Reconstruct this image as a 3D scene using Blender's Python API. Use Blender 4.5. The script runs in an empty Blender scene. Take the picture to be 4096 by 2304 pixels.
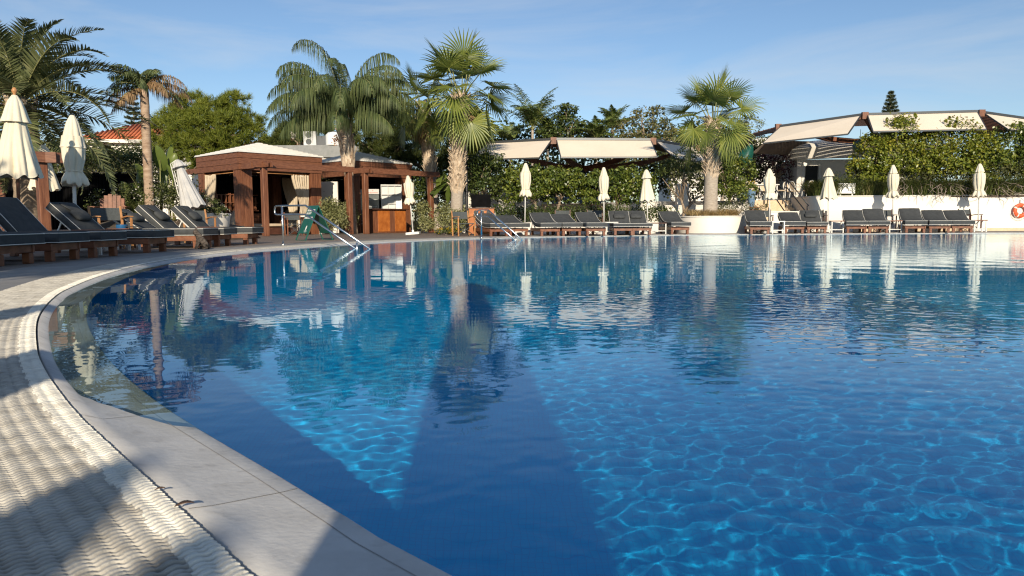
import bpy, math, random
import numpy as np
from mathutils import Vector, Matrix
S = bpy.context.scene
COL = S.collection
R = math.radians
RNG = np.random.default_rng(7)
random.seed(7)
pi = math.pi
# ---------------------------------------------------------------- camera numbers (photo is 4096 x 2304)
F, H, HORIZON = 2880.0, 0.565, 878.0
PITCH = math.atan((1152 - HORIZON) / F)
ROLL = R(0.3)

def ray(px, py):
    u, v = px - 2048, 1152 - py
    c, s = math.cos(ROLL), math.sin(ROLL)
    u, v = c*u + s*v, -s*u + c*v
    cp, sp = math.cos(PITCH), math.sin(PITCH)
    return u, F*cp + v*sp, -F*sp + v*cp

def gp(px, py, z=0.0):                     # where a photo point meets the height z
    r = ray(px, py); t = (z - H) / r[2]
    return Vector((r[0]*t, r[1]*t, z))

def at(px, py, Y):                         # where a photo point is at the distance Y
    r = ray(px, py); t = Y / r[1]
    return Vector((r[0]*t, Y, H + r[2]*t))

# ---------------------------------------------------------------- object helpers
def tag(o, label=None, cat=None, group=None, kind=None):
    if label: o['label'] = label
    if cat: o['category'] = cat
    if group: o['group'] = group
    if kind: o['kind'] = kind
    return o

def thing(name, label, cat, loc=(0, 0, 0), rz=0.0, group=None):
    o = bpy.data.objects.new(name, None); COL.objects.link(o)
    o.location = loc; o.rotation_euler = (0, 0, rz); o.empty_display_size = .2
    return tag(o, label, cat, group)

def mesh_obj(name, me, mat, parent=None, smooth=False):
    if smooth:
        me.polygons.foreach_set('use_smooth', [True]*len(me.polygons))
    o = bpy.data.objects.new(name, me); COL.objects.link(o)
    if mat is not None:
        for m in (mat if isinstance(mat, (list, tuple)) else [mat]): me.materials.append(m)
    if parent is not None: o.parent = parent
    return o

def fast(name, V, Fc, mat, parent=None, smooth=False):
    """numpy verts (n,3) and equal-sided faces (m,k) to one mesh object"""
    V = np.asarray(V, dtype=np.float32); Fc = np.asarray(Fc, dtype=np.int32)
    me = bpy.data.meshes.new(name); m, k = Fc.shape
    me.vertices.add(len(V)); me.vertices.foreach_set('co', V.ravel())
    me.loops.add(m*k); me.loops.foreach_set('vertex_index', Fc.ravel())
    me.polygons.add(m); me.polygons.foreach_set('loop_start', np.arange(0, m*k, k, dtype=np.int32))
    me.update(calc_edges=True); me.validate()
    return mesh_obj(name, me, mat, parent, smooth)

class MB:
    def __init__(s): s.v = []; s.f = []
    def add(s, vs, fs):
        b = len(s.v); s.v += [tuple(p) for p in vs]; s.f += [tuple(i + b for i in f) for f in fs]; return s
    def box(s, c, d, rz=0.0, M=None, bev=0.0):
        x, y, z = d[0]/2, d[1]/2, d[2]/2
        if bev <= 0:
            vs = [Vector((a*x, b*y, e*z)) for e in (-1, 1) for a, b in ((-1, -1), (1, -1), (1, 1), (-1, 1))]
            fs = [(0, 3, 2, 1), (4, 5, 6, 7), (0, 1, 5, 4), (1, 2, 6, 5), (2, 3, 7, 6), (3, 0, 4, 7)]
        else:
            w = min(bev, x*.9, y*.9, z*.9); vs = []; fs = []
            for zz, k in ((-z, w), (-z + w, 0), (z - w, 0), (z, w)):
                X, Yy = x - k, y - k
                vs += [Vector(p + (zz,)) for p in ((-X + w, -Yy), (X - w, -Yy), (X, -Yy + w), (X, Yy - w), (X - w, Yy), (-X + w, Yy), (-X, Yy - w), (-X, -Yy + w))]
            for r in range(3):
                for i in range(8):
                    fs.append((r*8 + i, r*8 + (i + 1) % 8, r*8 + 8 + (i + 1) % 8, r*8 + 8 + i))
            fs += [tuple(range(7, -1, -1)), tuple(range(24, 32))]
        T = Matrix.Translation(Vector(c)) @ (M.to_4x4() if M is not None else Matrix.Rotation(rz, 4, 'Z'))
        return s.add([T @ p for p in vs], fs)
    def bar(s, a, b, w, h, up=(0, 0, 1), bev=0.0):
        """a box between two points, w wide and h high"""
        a, b = Vector(a), Vector(b); d = b - a; L = d.length; d.normalize()
        sd = d.cross(Vector(up))
        if sd.length < 1e-4: sd = d.cross(Vector((1, 0, 0)))
        sd.normalize(); u = sd.cross(d)
        M = Matrix((d, -sd, u)).transposed()
        return s.box((a + b)/2, (L, w, h), M=M, bev=bev)
    def tube(s, pts, r, n=8, caps=True):
        P = [Vector(p) for p in pts]; rr = r if isinstance(r, (list, tuple)) else [r]*len(P)
        rings = []; prev = None
        for i, p in enumerate(P):
            t = (P[min(i + 1, len(P) - 1)] - P[max(i - 1, 0)]).normalized()
            a = prev if prev is not None else (Vector((0, 0, 1)) if abs(t.z) < .9 else Vector((1, 0, 0)))
            u = (a - t*a.dot(t)).normalized(); prev = u; w = t.cross(u)
            rings.append([p + (u*math.cos(2*pi*k/n) + w*math.sin(2*pi*k/n))*rr[i] for k in range(n)])
        vs = [q for g in rings for q in g]; fs = []
        for i in range(len(P) - 1):
            for k in range(n):
                fs.append((i*n + k, i*n + (k + 1) % n, i*n + n + (k + 1) % n, i*n + n + k))
        if caps: fs += [tuple(range(n - 1, -1, -1)), tuple(range((len(P) - 1)*n, len(P)*n))]
        return s.add(vs, fs)
    def lathe(s, prof, n=24, c=(0, 0, 0), rf=None):
        """prof: (radius, z) from bottom to top; rf(angle, i) scales the radius"""
        vs = []
        for i, (r, z) in enumerate(prof):
            for k in range(n):
                a = 2*pi*k/n; q = r*(rf(a, i) if rf else 1)
                vs.append((c[0] + q*math.cos(a), c[1] + q*math.sin(a), c[2] + z))
        fs = [(i*n + k, i*n + (k + 1) % n, i*n + n + (k + 1) % n, i*n + n + k) for i in range(len(prof) - 1) for k in range(n)]
        fs += [tuple(range(n - 1, -1, -1)), tuple(range((len(prof) - 1)*n, len(prof)*n))]
        return s.add(vs, fs)
    def prism(s, poly, z0, z1):
        n = len(poly)
        vs = [(p[0], p[1], z0) for p in poly] + [(p[0], p[1], z1) for p in poly]
        return s.add(vs, [tuple(range(n - 1, -1, -1)), tuple(range(n, 2*n))] + [(i, (i + 1) % n, n + (i + 1) % n, n + i) for i in range(n)])
    def slab(s, q, t):
        """a four cornered sheet given thickness t along its normal"""
        q = [Vector(p) for p in q]; n = (q[1] - q[0]).cross(q[3] - q[0]).normalized()*t
        vs = q + [p - n for p in q]
        return s.add(vs, [(0, 1, 2, 3), (7, 6, 5, 4)] + [(i, 4 + i, 4 + (i + 1) % 4, (i + 1) % 4) for i in range(4)])
    def build(s, name, mat, parent=None, smooth=False, sharp=None):
        me = bpy.data.meshes.new(name); me.from_pydata(s.v, [], s.f)
        o = mesh_obj(name, me, mat, parent, smooth or sharp is not None)
        if sharp is not None: me.set_sharp_from_angle(angle=R(sharp))
        return o

def copy_tree(o, parent=None):
    c = o.copy(); COL.objects.link(c)
    if parent is not None: c.parent = parent
    for ch in list(o.children): copy_tree(ch, c)
    return c

# ---------------------------------------------------------------- materials
def nodes(name):
    m = bpy.data.materials.new(name); m.use_nodes = True
    nt = m.node_tree; return m, nt, nt.nodes['Principled BSDF'], nt.nodes['Material Output']

def mat(name, c1, c2=None, rough=.6, scale=6.0, stretch=(1, 1, 1), bump=0.0, bscale=40.0, metal=0.0, detail=5.0, spec=None, lo=.35, hi=.65):
    m, nt, b, out = nodes(name); L = nt.links.new
    b.inputs['Roughness'].default_value = rough; b.inputs['Metallic'].default_value = metal
    if spec is not None: b.inputs['Specular IOR Level'].default_value = spec
    b.inputs['Base Color'].default_value = (*c1, 1)
    tc = nt.nodes.new('ShaderNodeTexCoord'); mp = nt.nodes.new('ShaderNodeMapping'); L(tc.outputs['Object'], mp.inputs[0])
    mp.inputs['Scale'].default_value = stretch
    if c2 is not None:
        nz = nt.nodes.new('ShaderNodeTexNoise'); nz.inputs['Scale'].default_value = scale; nz.inputs['Detail'].default_value = detail
        nz.inputs['Roughness'].default_value = .65; L(mp.outputs[0], nz.inputs['Vector'])
        cr = nt.nodes.new('ShaderNodeValToRGB'); cr.color_ramp.elements[0].position = lo; cr.color_ramp.elements[1].position = hi
        cr.color_ramp.elements[0].color = (*c1, 1); cr.color_ramp.elements[1].color = (*c2, 1)
        L(nz.outputs[0], cr.inputs[0]); L(cr.outputs[0], b.inputs['Base Color'])
    if bump:
        n2 = nt.nodes.new('ShaderNodeTexNoise'); n2.inputs['Scale'].default_value = bscale; n2.inputs['Detail'].default_value = 4
        L(mp.outputs[0], n2.inputs['Vector'])
        bp = nt.nodes.new('ShaderNodeBump'); bp.inputs['Strength'].default_value = min(bump, 1); bp.inputs['Distance'].default_value = .01
        L(n2.outputs[0], bp.inputs['Height']); L(bp.outputs[0], b.inputs['Normal'])
    return m

def leafmat(name, c1, c2, c3=None, trans=.3, rough=.5, scale=1.2, spec=.3):
    """leaf colours vary from leaf to leaf and from spray to spray; some light passes through"""
    m, nt, b, out = nodes(name); L = nt.links.new; N = nt.nodes.new
    g = N('ShaderNodeNewGeometry'); tc = N('ShaderNodeTexCoord'); nz = N('ShaderNodeTexNoise')
    nz.inputs['Scale'].default_value = scale; nz.inputs['Detail'].default_value = 3; L(tc.outputs['Object'], nz.inputs['Vector'])
    ad = N('ShaderNodeMath'); ad.operation = 'ADD'; L(g.outputs['Random Per Island'], ad.inputs[0]); L(nz.outputs[0], ad.inputs[1])
    hf = N('ShaderNodeMath'); hf.operation = 'MULTIPLY'; hf.inputs[1].default_value = .5; L(ad.outputs[0], hf.inputs[0])
    cr = N('ShaderNodeValToRGB'); e = cr.color_ramp.elements
    e[0].position = .25; e[0].color = (*c1, 1); e[1].position = .62; e[1].color = (*c2, 1)
    if c3: x = e.new(.8); x.color = (*c3, 1)
    L(hf.outputs[0], cr.inputs[0]); L(cr.outputs[0], b.inputs['Base Color'])
    b.inputs['Roughness'].default_value = rough; b.inputs['Specular IOR Level'].default_value = spec
    t = N('ShaderNodeBsdfTranslucent'); L(cr.outputs[0], t.inputs[0])
    mx = N('ShaderNodeMixShader'); mx.inputs[0].default_value = trans
    L(b.outputs[0], mx.inputs[1]); L(t.outputs[0], mx.inputs[2]); L(mx.outputs[0], out.inputs[0])
    return m

M = {}
M['timber'] = mat('timber', (.115, .040, .020), (.24, .098, .048), rough=.5, scale=3, stretch=(6, 6, .6), bump=.3, bscale=12)
M['timber_beam'] = mat('timber_beam', (.125, .046, .024), (.22, .092, .048), rough=.55, scale=5, stretch=(1, 1, 5), bump=.3, bscale=14)
M['timber_dark'] = mat('timber_dark', (.05, .018, .010), (.10, .036, .02), rough=.55, scale=4, stretch=(1, 1, 4), bump=.3, bscale=14)
M['redwood'] = mat('redwood', (.13, .046, .022), (.24, .092, .044), rough=.5, scale=6, bump=.25, bscale=20)
M['counter'] = mat('counter', (.30, .085, .018), (.48, .16, .036), rough=.35, scale=5, stretch=(1, 1, .7), detail=8, bump=.05)
M['teak'] = mat('teak', (.36, .16, .055), (.50, .25, .10), rough=.5, scale=6, stretch=(1, 1, .5))
M['charcoal'] = mat('charcoal', (.050, .054, .056), (.068, .072, .074), rough=.85, scale=9, bump=.25, bscale=180, spec=.2)
M['sling'] = mat('sling', (.06, .068, .07), (.085, .095, .098), rough=.8, scale=30, bump=.2, bscale=200, spec=.2)
M['piping'] = mat('piping', (.72, .69, .62), rough=.8)
M['canvas'] = mat('canvas', (.76, .70, .56), (.66, .60, .46), rough=.9, scale=2.2, stretch=(1, 1, .5), bump=.12, bscale=25, spec=.1)
M['canvas_grey'] = mat('canvas_grey', (.42, .42, .42), (.52, .51, .49), rough=.9, scale=4, spec=.1)
M['drape'] = mat('drape', (.50, .41, .29), (.58, .49, .37), rough=.9, scale=4, spec=.1)
M['awning'] = mat('awning', (.72, .635, .525), (.66, .575, .465), rough=.9, scale=.9, bump=.05, bscale=60, spec=.1, lo=.3, hi=.75)
M['mesh_canvas'] = mat('mesh_canvas', (.16, .125, .10), (.20, .16, .13), rough=.9, scale=2, spec=.1)
M['plaster'] = mat('plaster', (.80, .76, .69), (.72, .68, .60), rough=.85, scale=.9, stretch=(1, 1, .5), bump=.15, bscale=30, spec=.15, lo=.4, hi=.85)
M['white_metal'] = mat('white_metal', (.75, .74, .70), (.62, .61, .57), rough=.45, scale=7)
M['white_panel'] = mat('white_panel', (.62, .62, .60), (.55, .55, .53), rough=.6, scale=2)
M['steel'] = mat('steel', (.62, .62, .60), rough=.22, metal=1.0)
M['dark_metal'] = mat('dark_metal', (.10, .105, .11), rough=.4, metal=.6)
M['black'] = mat('black', (.012, .012, .013), (.02, .02, .022), rough=.5, scale=4)
M['shade_black'] = mat('shade_black', (.004, .004, .0045), (.007, .007, .0075), rough=.9, scale=5, spec=.05)  # near-black; on the fence it puts the shade into the colour
M['green'] = mat('green', (.006, .085, .062), (.009, .105, .075), rough=.45, scale=3, bump=.03)
M['white_paint'] = mat('white_paint', (.8, .8, .78), rough=.6)
M['tile_roof'] = mat('tile_roof', (.42, .115, .045), (.55, .17, .075), rough=.8, scale=9, bump=.3)
M['roof_white'] = mat('roof_white', (.72, .70, .66), (.60, .58, .53), rough=.85, scale=4, stretch=(1, 1, 6), bump=.3, bscale=25)
M['sandstone'] = mat('sandstone', (.58, .43, .28), (.68, .54, .38), rough=.85, scale=5, bump=.25)
M['soil'] = mat('soil', (.07, .05, .035), (.13, .10, .07), rough=.95, scale=5, bump=.6, bscale=20)
M['blue_pot'] = mat('blue_pot', (.12, .22, .36), (.2, .3, .42), rough=.35, scale=4)
M['orange'] = mat('orange', (.75, .11, .03), (.62, .09, .025), rough=.5, scale=7)
M['bottle_green'] = mat('bottle_green', (.005, .07, .05), rough=.45)
M['glass_dark'] = mat('glass_dark', (.10, .11, .11), (.16, .17, .17), rough=.12, scale=1.5)
M['bark'] = mat('bark', (.20, .145, .10), (.36, .28, .20), rough=.9, scale=3, stretch=(4, 4, 9), bump=.8, bscale=6)
M['bark_palm'] = mat('bark_palm', (.27, .18, .12), (.44, .33, .24), rough=.9, scale=2.2, stretch=(2, 2, 7), bump=.9, bscale=5)
M['boots'] = mat('boots', (.42, .31, .21), (.66, .54, .40), rough=.9, scale=5, stretch=(2, 2, 1), bump=.5)
M['trunk_grey'] = mat('trunk_grey', (.30, .25, .20), (.44, .38, .31), rough=.9, scale=3, stretch=(3, 3, 9), bump=.6, bscale=8)
M['date'] = leafmat('date', (.070, .090, .034), (.165, .185, .078), (.25, .25, .12), trans=.12, rough=.4, spec=.5)
M['rachis'] = mat('rachis', (.22, .22, .08), (.34, .32, .14), rough=.5, scale=5)
M['queen'] = leafmat('queen', (.045, .070, .026), (.105, .135, .048), (.17, .19, .075), trans=.15, rough=.55, spec=.25)
M['areca'] = leafmat('areca', (.08, .125, .03), (.18, .225, .055), (.27, .29, .085), trans=.2, rough=.4, spec=.5)
M['dead'] = leafmat('dead', (.16, .095, .045), (.33, .21, .11), (.42, .30, .17), trans=.2)
M['fan'] = leafmat('fan', (.11, .15, .030), (.22, .26, .055), (.33, .34, .085), trans=.3, rough=.38, spec=.5)
M['petiole'] = mat('petiole', (.20, .22, .06), (.30, .28, .10), rough=.45, scale=6)
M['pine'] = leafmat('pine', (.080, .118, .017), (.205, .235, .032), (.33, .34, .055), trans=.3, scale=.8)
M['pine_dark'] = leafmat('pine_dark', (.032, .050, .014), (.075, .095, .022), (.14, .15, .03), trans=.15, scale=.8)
M['norfolk'] = leafmat('norfolk', (.045, .06, .035), (.095, .115, .06), trans=.15)
M['citrus'] = leafmat('citrus', (.055, .09, .015), (.15, .19, .032), (.31, .32, .06), trans=.25, rough=.35, spec=.5)
M['citrus_yellow'] = leafmat('citrus_yellow', (.10, .145, .020), (.25, .27, .036), (.46, .40, .055), trans=.3, rough=.38, spec=.45, scale=.9)
M['hedge'] = leafmat('hedge', (.034, .056, .014), (.080, .110, .026), (.15, .17, .042), trans=.2, rough=.4, spec=.4)
M['pale_hedge'] = leafmat('pale_hedge', (.14, .155, .055), (.29, .29, .125), (.42, .40, .21), trans=.2, rough=.45)
M['dull_leaf'] = leafmat('dull_leaf', (.055, .068, .025), (.125, .135, .052), (.22, .21, .10), trans=.2)
M['olive_tree'] = leafmat('olive_tree', (.09, .10, .035), (.18, .17, .06), (.34, .28, .13), trans=.25)
M['blade'] = leafmat('blade', (.030, .050, .012), (.11, .14, .030), (.26, .22, .09), trans=.2, scale=.9)
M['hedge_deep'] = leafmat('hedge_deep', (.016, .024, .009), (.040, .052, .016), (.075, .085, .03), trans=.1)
M['straw'] = leafmat('straw', (.38, .26, .11), (.52, .38, .18), (.62, .48, .26), trans=.3)
M['twig'] = mat('twig', (.22, .17, .13), (.32, .27, .22), rough=.9, scale=9)
M['ground_cover'] = leafmat('ground_cover', (.035, .055, .014), (.10, .12, .035), (.19, .19, .07), trans=.2, scale=3)
M['flower'] = leafmat('flower', (.6, .57, .5), (.75, .72, .65), trans=.3)
M['flower_yellow'] = leafmat('flower_yellow', (.55, .33, .02), (.7, .48, .03), trans=.3)
M['flower_red'] = leafmat('flower_red', (.45, .02, .03), (.6, .04, .07), trans=.2)
M['purple_leaf'] = leafmat('purple_leaf', (.05, .025, .03), (.13, .05, .06), trans=.2)
M['banana'] = leafmat('banana', (.075, .12, .024), (.16, .21, .045), (.25, .27, .06), trans=.3, rough=.35, spec=.5)
M['cat'] = mat('cat', (.055, .045, .038), (.135, .112, .095), rough=.9, scale=22, stretch=(1, 1, 2.2), lo=.42, hi=.58, bump=.3, bscale=60, spec=.1)
M['cushion_tan'] = mat('cushion_tan', (.55, .43, .30), (.62, .50, .36), rough=.9, scale=5, spec=.1)
# ---------------------------------------------------------------- camera, sky, sun
cd = bpy.data.cameras.new('camera'); cam = bpy.data.objects.new('camera', cd); COL.objects.link(cam); S.camera = cam
cd.sensor_width = 36; cd.lens = F/4096*36; cd.clip_start = .02; cd.clip_end = 3000
cam.matrix_world = Matrix.Translation((0, 0, H)) @ Matrix.Rotation(R(90) - PITCH, 4, 'X') @ Matrix.Rotation(-ROLL, 4, 'Z')
cd.dof.use_dof = True; cd.dof.focus_distance = 7.0; cd.dof.aperture_fstop = 11.0
SUN_EL, SUN_AZ = R(22), R(-4)                     # the light travels towards +Y, a little to -X
w = bpy.data.worlds.new('World'); S.world = w; w.use_nodes = True
nt = w.node_tree; bg = nt.nodes['Background']; L = nt.links.new
sk = nt.nodes.new('ShaderNodeTexSky'); sk.sky_type = 'NISHITA'; sk.sun_disc = False
sk.sun_elevation = SUN_EL; sk.sun_rotation = pi + SUN_AZ; sk.air_density = 1.0; sk.dust_density = .25; sk.ozone_density = 2.2; sk.altitude = 0
tc = nt.nodes.new('ShaderNodeTexCoord'); mp = nt.nodes.new('ShaderNodeMapping'); mp.inputs['Scale'].default_value = (1.1, 2.6, 7.5); mp.inputs['Rotation'].default_value = (0, R(-14), R(20))
nz = nt.nodes.new('ShaderNodeTexNoise'); nz.inputs['Scale'].default_value = 1.6; nz.inputs['Detail'].default_value = 7; nz.inputs['Roughness'].default_value = .6; nz.inputs['Distortion'].default_value = .5
cr = nt.nodes.new('ShaderNodeValToRGB'); cr.color_ramp.elements[0].position = .43; cr.color_ramp.elements[0].color = (0, 0, 0, 1); cr.color_ramp.elements[1].position = .85; cr.color_ramp.elements[1].color = (.50, .50, .50, 1)
mx = nt.nodes.new('ShaderNodeMix'); mx.data_type = 'RGBA'; mx.inputs[7].default_value = (6.2, 6.5, 6.8, 1)
tint = nt.nodes.new('ShaderNodeMix'); tint.data_type = 'RGBA'; tint.blend_type = 'MULTIPLY'; tint.inputs[0].default_value = 1; tint.inputs[7].default_value = (.92, .985, 1.07, 1)
L(tc.outputs['Generated'], mp.inputs[0]); L(mp.outputs[0], nz.inputs['Vector']); L(nz.outputs[0], cr.inputs[0])
L(sk.outputs[0], tint.inputs[6]); L(tint.outputs[2], mx.inputs[6]); L(cr.outputs[0], mx.inputs[0]); L(mx.outputs[2], bg.inputs[0])
bg.inputs[1].default_value = .098
sl = bpy.data.lights.new('sun', 'SUN'); sl.energy = 5.0; sl.angle = R(.55); sl.color = (1.0, .87, .68)
so = bpy.data.objects.new('sun', sl); COL.objects.link(so)
so.rotation_euler = Vector((math.sin(SUN_AZ), math.cos(SUN_AZ), -math.tan(SUN_EL))).to_track_quat('-Z', 'Y').to_euler()
sl.cycles.is_caustics_light = True
vs = S.view_settings; vs.view_transform = 'Standard'; vs.look = 'None'; vs.gamma = 1; vs.exposure = 0.18; vs.use_curve_mapping = False
cy = S.cycles; cy.use_denoising = True; cy.max_bounces = 10; cy.transparent_max_bounces = 8; cy.diffuse_bounces = 3; cy.glossy_bounces = 4; cy.transmission_bounces = 6
cy.sample_clamp_indirect = 6; cy.caustics_reflective = False; cy.blur_glossy = .2; cy.filter_width = 1.2

# ---------------------------------------------------------------- the pool edge (a closed curve at the water line)
ctl = [(-.093, 1.138), (-.333, 1.389), (-.547, 1.629), (-.862, 1.981), (-1.17, 2.337), (-1.596, 2.877), (-1.992, 3.43), (-2.62, 4.398), (-3.15, 5.35), (-3.58, 6.27),
       (-4.20, 7.95), (-4.68, 9.8), (-4.92, 11.6), (-4.93, 13.3), (-4.70, 14.9), (-4.05, 17.5), (-3.0, 19.85), (-1.6, 21.8), (.16, 23.4), (2.7, 24.75), (5.9, 25.75), (10, 26.3), (14.5, 26.5), (18.7, 26.35),
       (23, 25.2), (27, 22), (29.5, 17), (29.5, 10), (26, 4), (20, -.5), (13, -2.2), (7.5, -2.2), (4, -1.2), (2.0, -.35), (.74, .40)]
def closed_spline(P, step):
    P = [np.array(p, float) for p in P]; n = len(P); out = []
    for i in range(n):
        a, b, c, d = P[i - 1], P[i], P[(i + 1) % n], P[(i + 2) % n]
        k = max(2, int(np.linalg.norm(c - b)/step))
        for t in np.linspace(0, 1, k, endpoint=False):
            out.append(.5*((2*b) + (c - a)*t + (2*a - 5*b + 4*c - d)*t*t + (3*b - a - 3*c + d)*t**3))
    return np.array(out)
EDGE = closed_spline(ctl, .12)
def smooth_loop(a, n):
    for _ in range(n): a = (np.roll(a, 1, 0) + 2*a + np.roll(a, -1, 0))/4
    return a
tg = np.roll(EDGE, -1, 0) - np.roll(EDGE, 1, 0); tg /= np.linalg.norm(tg, axis=1)[:, None]
NRM = smooth_loop(np.stack([-tg[:, 1], tg[:, 0]], 1), 6); NRM /= np.linalg.norm(NRM, axis=1)[:, None]
ctr = np.array([12., 12.])
if ((EDGE - ctr)*NRM).sum() < 0: NRM = -NRM      # outwards
def ring_mesh(name, prof, material, smooth=False):
    """prof: list of (offset outwards, z or array of z)"""
    n = len(EDGE); V = []
    for o, z in prof:
        p = EDGE + NRM*o; V.append(np.column_stack([p, np.broadcast_to(z, n)]))
    V = np.concatenate(V); i = np.arange(n); j = (i + 1) % n
    Fc = np.concatenate([np.stack([i + k*n, j + k*n, j + k*n + n, i + k*n + n], 1) for k in range(len(prof) - 1)])
    # faces wound so that the walking side looks up
    o = fast(name, V, Fc[:, ::-1], material, None, smooth)
    return o
WATER_Z = -.03
ys = EDGE[:, 1]; xs = EDGE[:, 0]
front = np.interp(ys, [0, 1.75, 2.15, 2.6, 9.5, 13, 60], [-.02, -.021, -.033, -.045, -.044, -.024, -.022])
front = np.where(xs > 3, -.02, front); front = smooth_loop(front, 10)

def stone_mat(name, c1, c2, c3, scale, rough=.75, joints=None, wet=True):
    m, nt, b, out = nodes(name); L = nt.links.new; N = nt.nodes.new
    tc = N('ShaderNodeTexCoord')
    nz = N('ShaderNodeTexNoise'); nz.inputs['Scale'].default_value = scale; nz.inputs['Detail'].default_value = 8; nz.inputs['Roughness'].default_value = .68; L(tc.outputs['Object'], nz.inputs['Vector'])
    cr = N('ShaderNodeValToRGB'); e = cr.color_ramp.elements; e[0].position = .33; e[0].color = (*c1, 1); e[1].position = .68; e[1].color = (*c2, 1)
    L(nz.outputs[0], cr.inputs[0])
    n2 = N('ShaderNodeTexNoise'); n2.inputs['Scale'].default_value = scale*5.5; n2.inputs['Detail'].default_value = 6; L(tc.outputs['Object'], n2.inputs['Vector'])
    c2r = N('ShaderNodeValToRGB'); c2r.color_ramp.elements[0].position = .58; c2r.color_ramp.elements[0].color = (0, 0, 0, 1); c2r.color_ramp.elements[1].position = .72; c2r.color_ramp.elements[1].color = (.55, .55, .55, 1)
    L(n2.outputs[0], c2r.inputs[0])
    mx = N('ShaderNodeMix'); mx.data_type = 'RGBA'; L(c2r.outputs[0], mx.inputs[0]); L(cr.outputs[0], mx.inputs[6]); mx.inputs[7].default_value = (*c3, 1)
    col = mx.outputs[2]
    if wet:                                       # algae and scale below the water line
        sp = N('ShaderNodeSeparateXYZ'); L(tc.outputs['Object'], sp.inputs[0]); mr = N('ShaderNodeMapRange'); mr.inputs[1].default_value = -.024; mr.inputs[2].default_value = -.037; L(sp.outputs[2], mr.inputs[0])
        n4 = N('ShaderNodeTexNoise'); n4.inputs['Scale'].default_value = 2.6; n4.inputs['Detail'].default_value = 5; L(tc.outputs['Object'], n4.inputs['Vector']); c4 = N('ShaderNodeValToRGB'); c4.color_ramp.elements[0].position = .35; c4.color_ramp.elements[1].position = .62; c4.color_ramp.elements[0].color = (.35, .35, .35, 1); L(n4.outputs[0], c4.inputs[0])
        ml = N('ShaderNodeMath'); ml.operation = 'MULTIPLY'; L(mr.outputs[0], ml.inputs[0]); L(c4.outputs[0], ml.inputs[1])
        m5 = N('ShaderNodeMix'); m5.data_type = 'RGBA'; L(ml.outputs[0], m5.inputs[0]); L(col, m5.inputs[6]); m5.inputs[7].default_value = (.37, .345, .27, 1); col = m5.outputs[2]
    L(col, b.inputs['Base Color']); b.inputs['Roughness'].default_value = rough; b.inputs['Specular IOR Level'].default_value = .3
    bp = N('ShaderNodeBump'); bp.inputs['Strength'].default_value = .35; bp.inputs['Distance'].default_value = .004
    n3 = N('ShaderNodeTexNoise'); n3.inputs['Scale'].default_value = scale*22; n3.inputs['Detail'].default_value = 5; L(tc.outputs['Object'], n3.inputs['Vector'])
    L(n3.outputs[0], bp.inputs['Height']); L(bp.outputs[0], b.inputs['Normal'])
    return m
M['coping'] = stone_mat('coping', (.45, .44, .42), (.61, .60, .575), (.36, .345, .32), 3.0, wet=True)
M['paving'] = stone_mat('paving', (.22, .21, .195), (.31, .295, .275), (.17, .16, .145), 2.2, wet=False)
M['channel'] = mat('channel', (.06, .055, .05), (.11, .10, .09), rough=.9, scale=8)
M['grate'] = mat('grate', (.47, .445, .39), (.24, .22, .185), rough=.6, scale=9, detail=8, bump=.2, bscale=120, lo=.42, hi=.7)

def deck_mat():
    m, nt, b, out = nodes('decking'); L = nt.links.new; N = nt.nodes.new
    tc = N('ShaderNodeTexCoord'); mp = N('ShaderNodeMapping'); mp.inputs['Rotation'].default_value = (0, 0, R(-8)); L(tc.outputs['Object'], mp.inputs[0])
    bk = N('ShaderNodeTexBrick'); bk.offset = .37; bk.inputs['Scale'].default_value = 1; bk.inputs['Brick Width'].default_value = 2.3; bk.inputs['Row Height'].default_value = .145
    bk.inputs['Mortar Size'].default_value = .007; bk.inputs['Color1'].default_value = (.165, .130, .108, 1); bk.inputs['Color2'].default_value = (.235, .195, .165, 1); bk.inputs['Mortar'].default_value = (.035, .03, .027, 1)
    L(mp.outputs[0], bk.inputs[0])
    m2 = N('ShaderNodeMapping'); m2.inputs['Scale'].default_value = (1.2, 9, 1); L(mp.outputs[0], m2.inputs[0])
    nz = N('ShaderNodeTexNoise'); nz.inputs['Scale'].default_value = 3; nz.inputs['Detail'].default_value = 7; L(m2.outputs[0], nz.inputs['Vector'])
    cr = N('ShaderNodeValToRGB'); cr.color_ramp.elements[0].color = (.6, .6, .6, 1); cr.color_ramp.elements[1].color = (1.35, 1.3, 1.25, 1); cr.color_ramp.elements[0].position = .3; cr.color_ramp.elements[1].position = .7; L(nz.outputs[0], cr.inputs[0])
    mx = N('ShaderNodeMix'); mx.data_type = 'RGBA'; mx.blend_type = 'MULTIPLY'; mx.inputs[0].default_value = 1; L(bk.outputs[0], mx.inputs[6]); L(cr.outputs[0], mx.inputs[7]); L(mx.outputs[2], b.inputs['Base Color'])
    b.inputs['Roughness'].default_value = .7
    bp = N('ShaderNodeBump'); bp.inputs['Strength'].default_value = .5; bp.inputs['Distance'].default_value = .006; L(bk.outputs['Fac'], bp.inputs['Height']); bp.invert = True; L(bp.outputs[0], b.inputs['Normal'])
    return m
M['deck'] = deck_mat()

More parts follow.
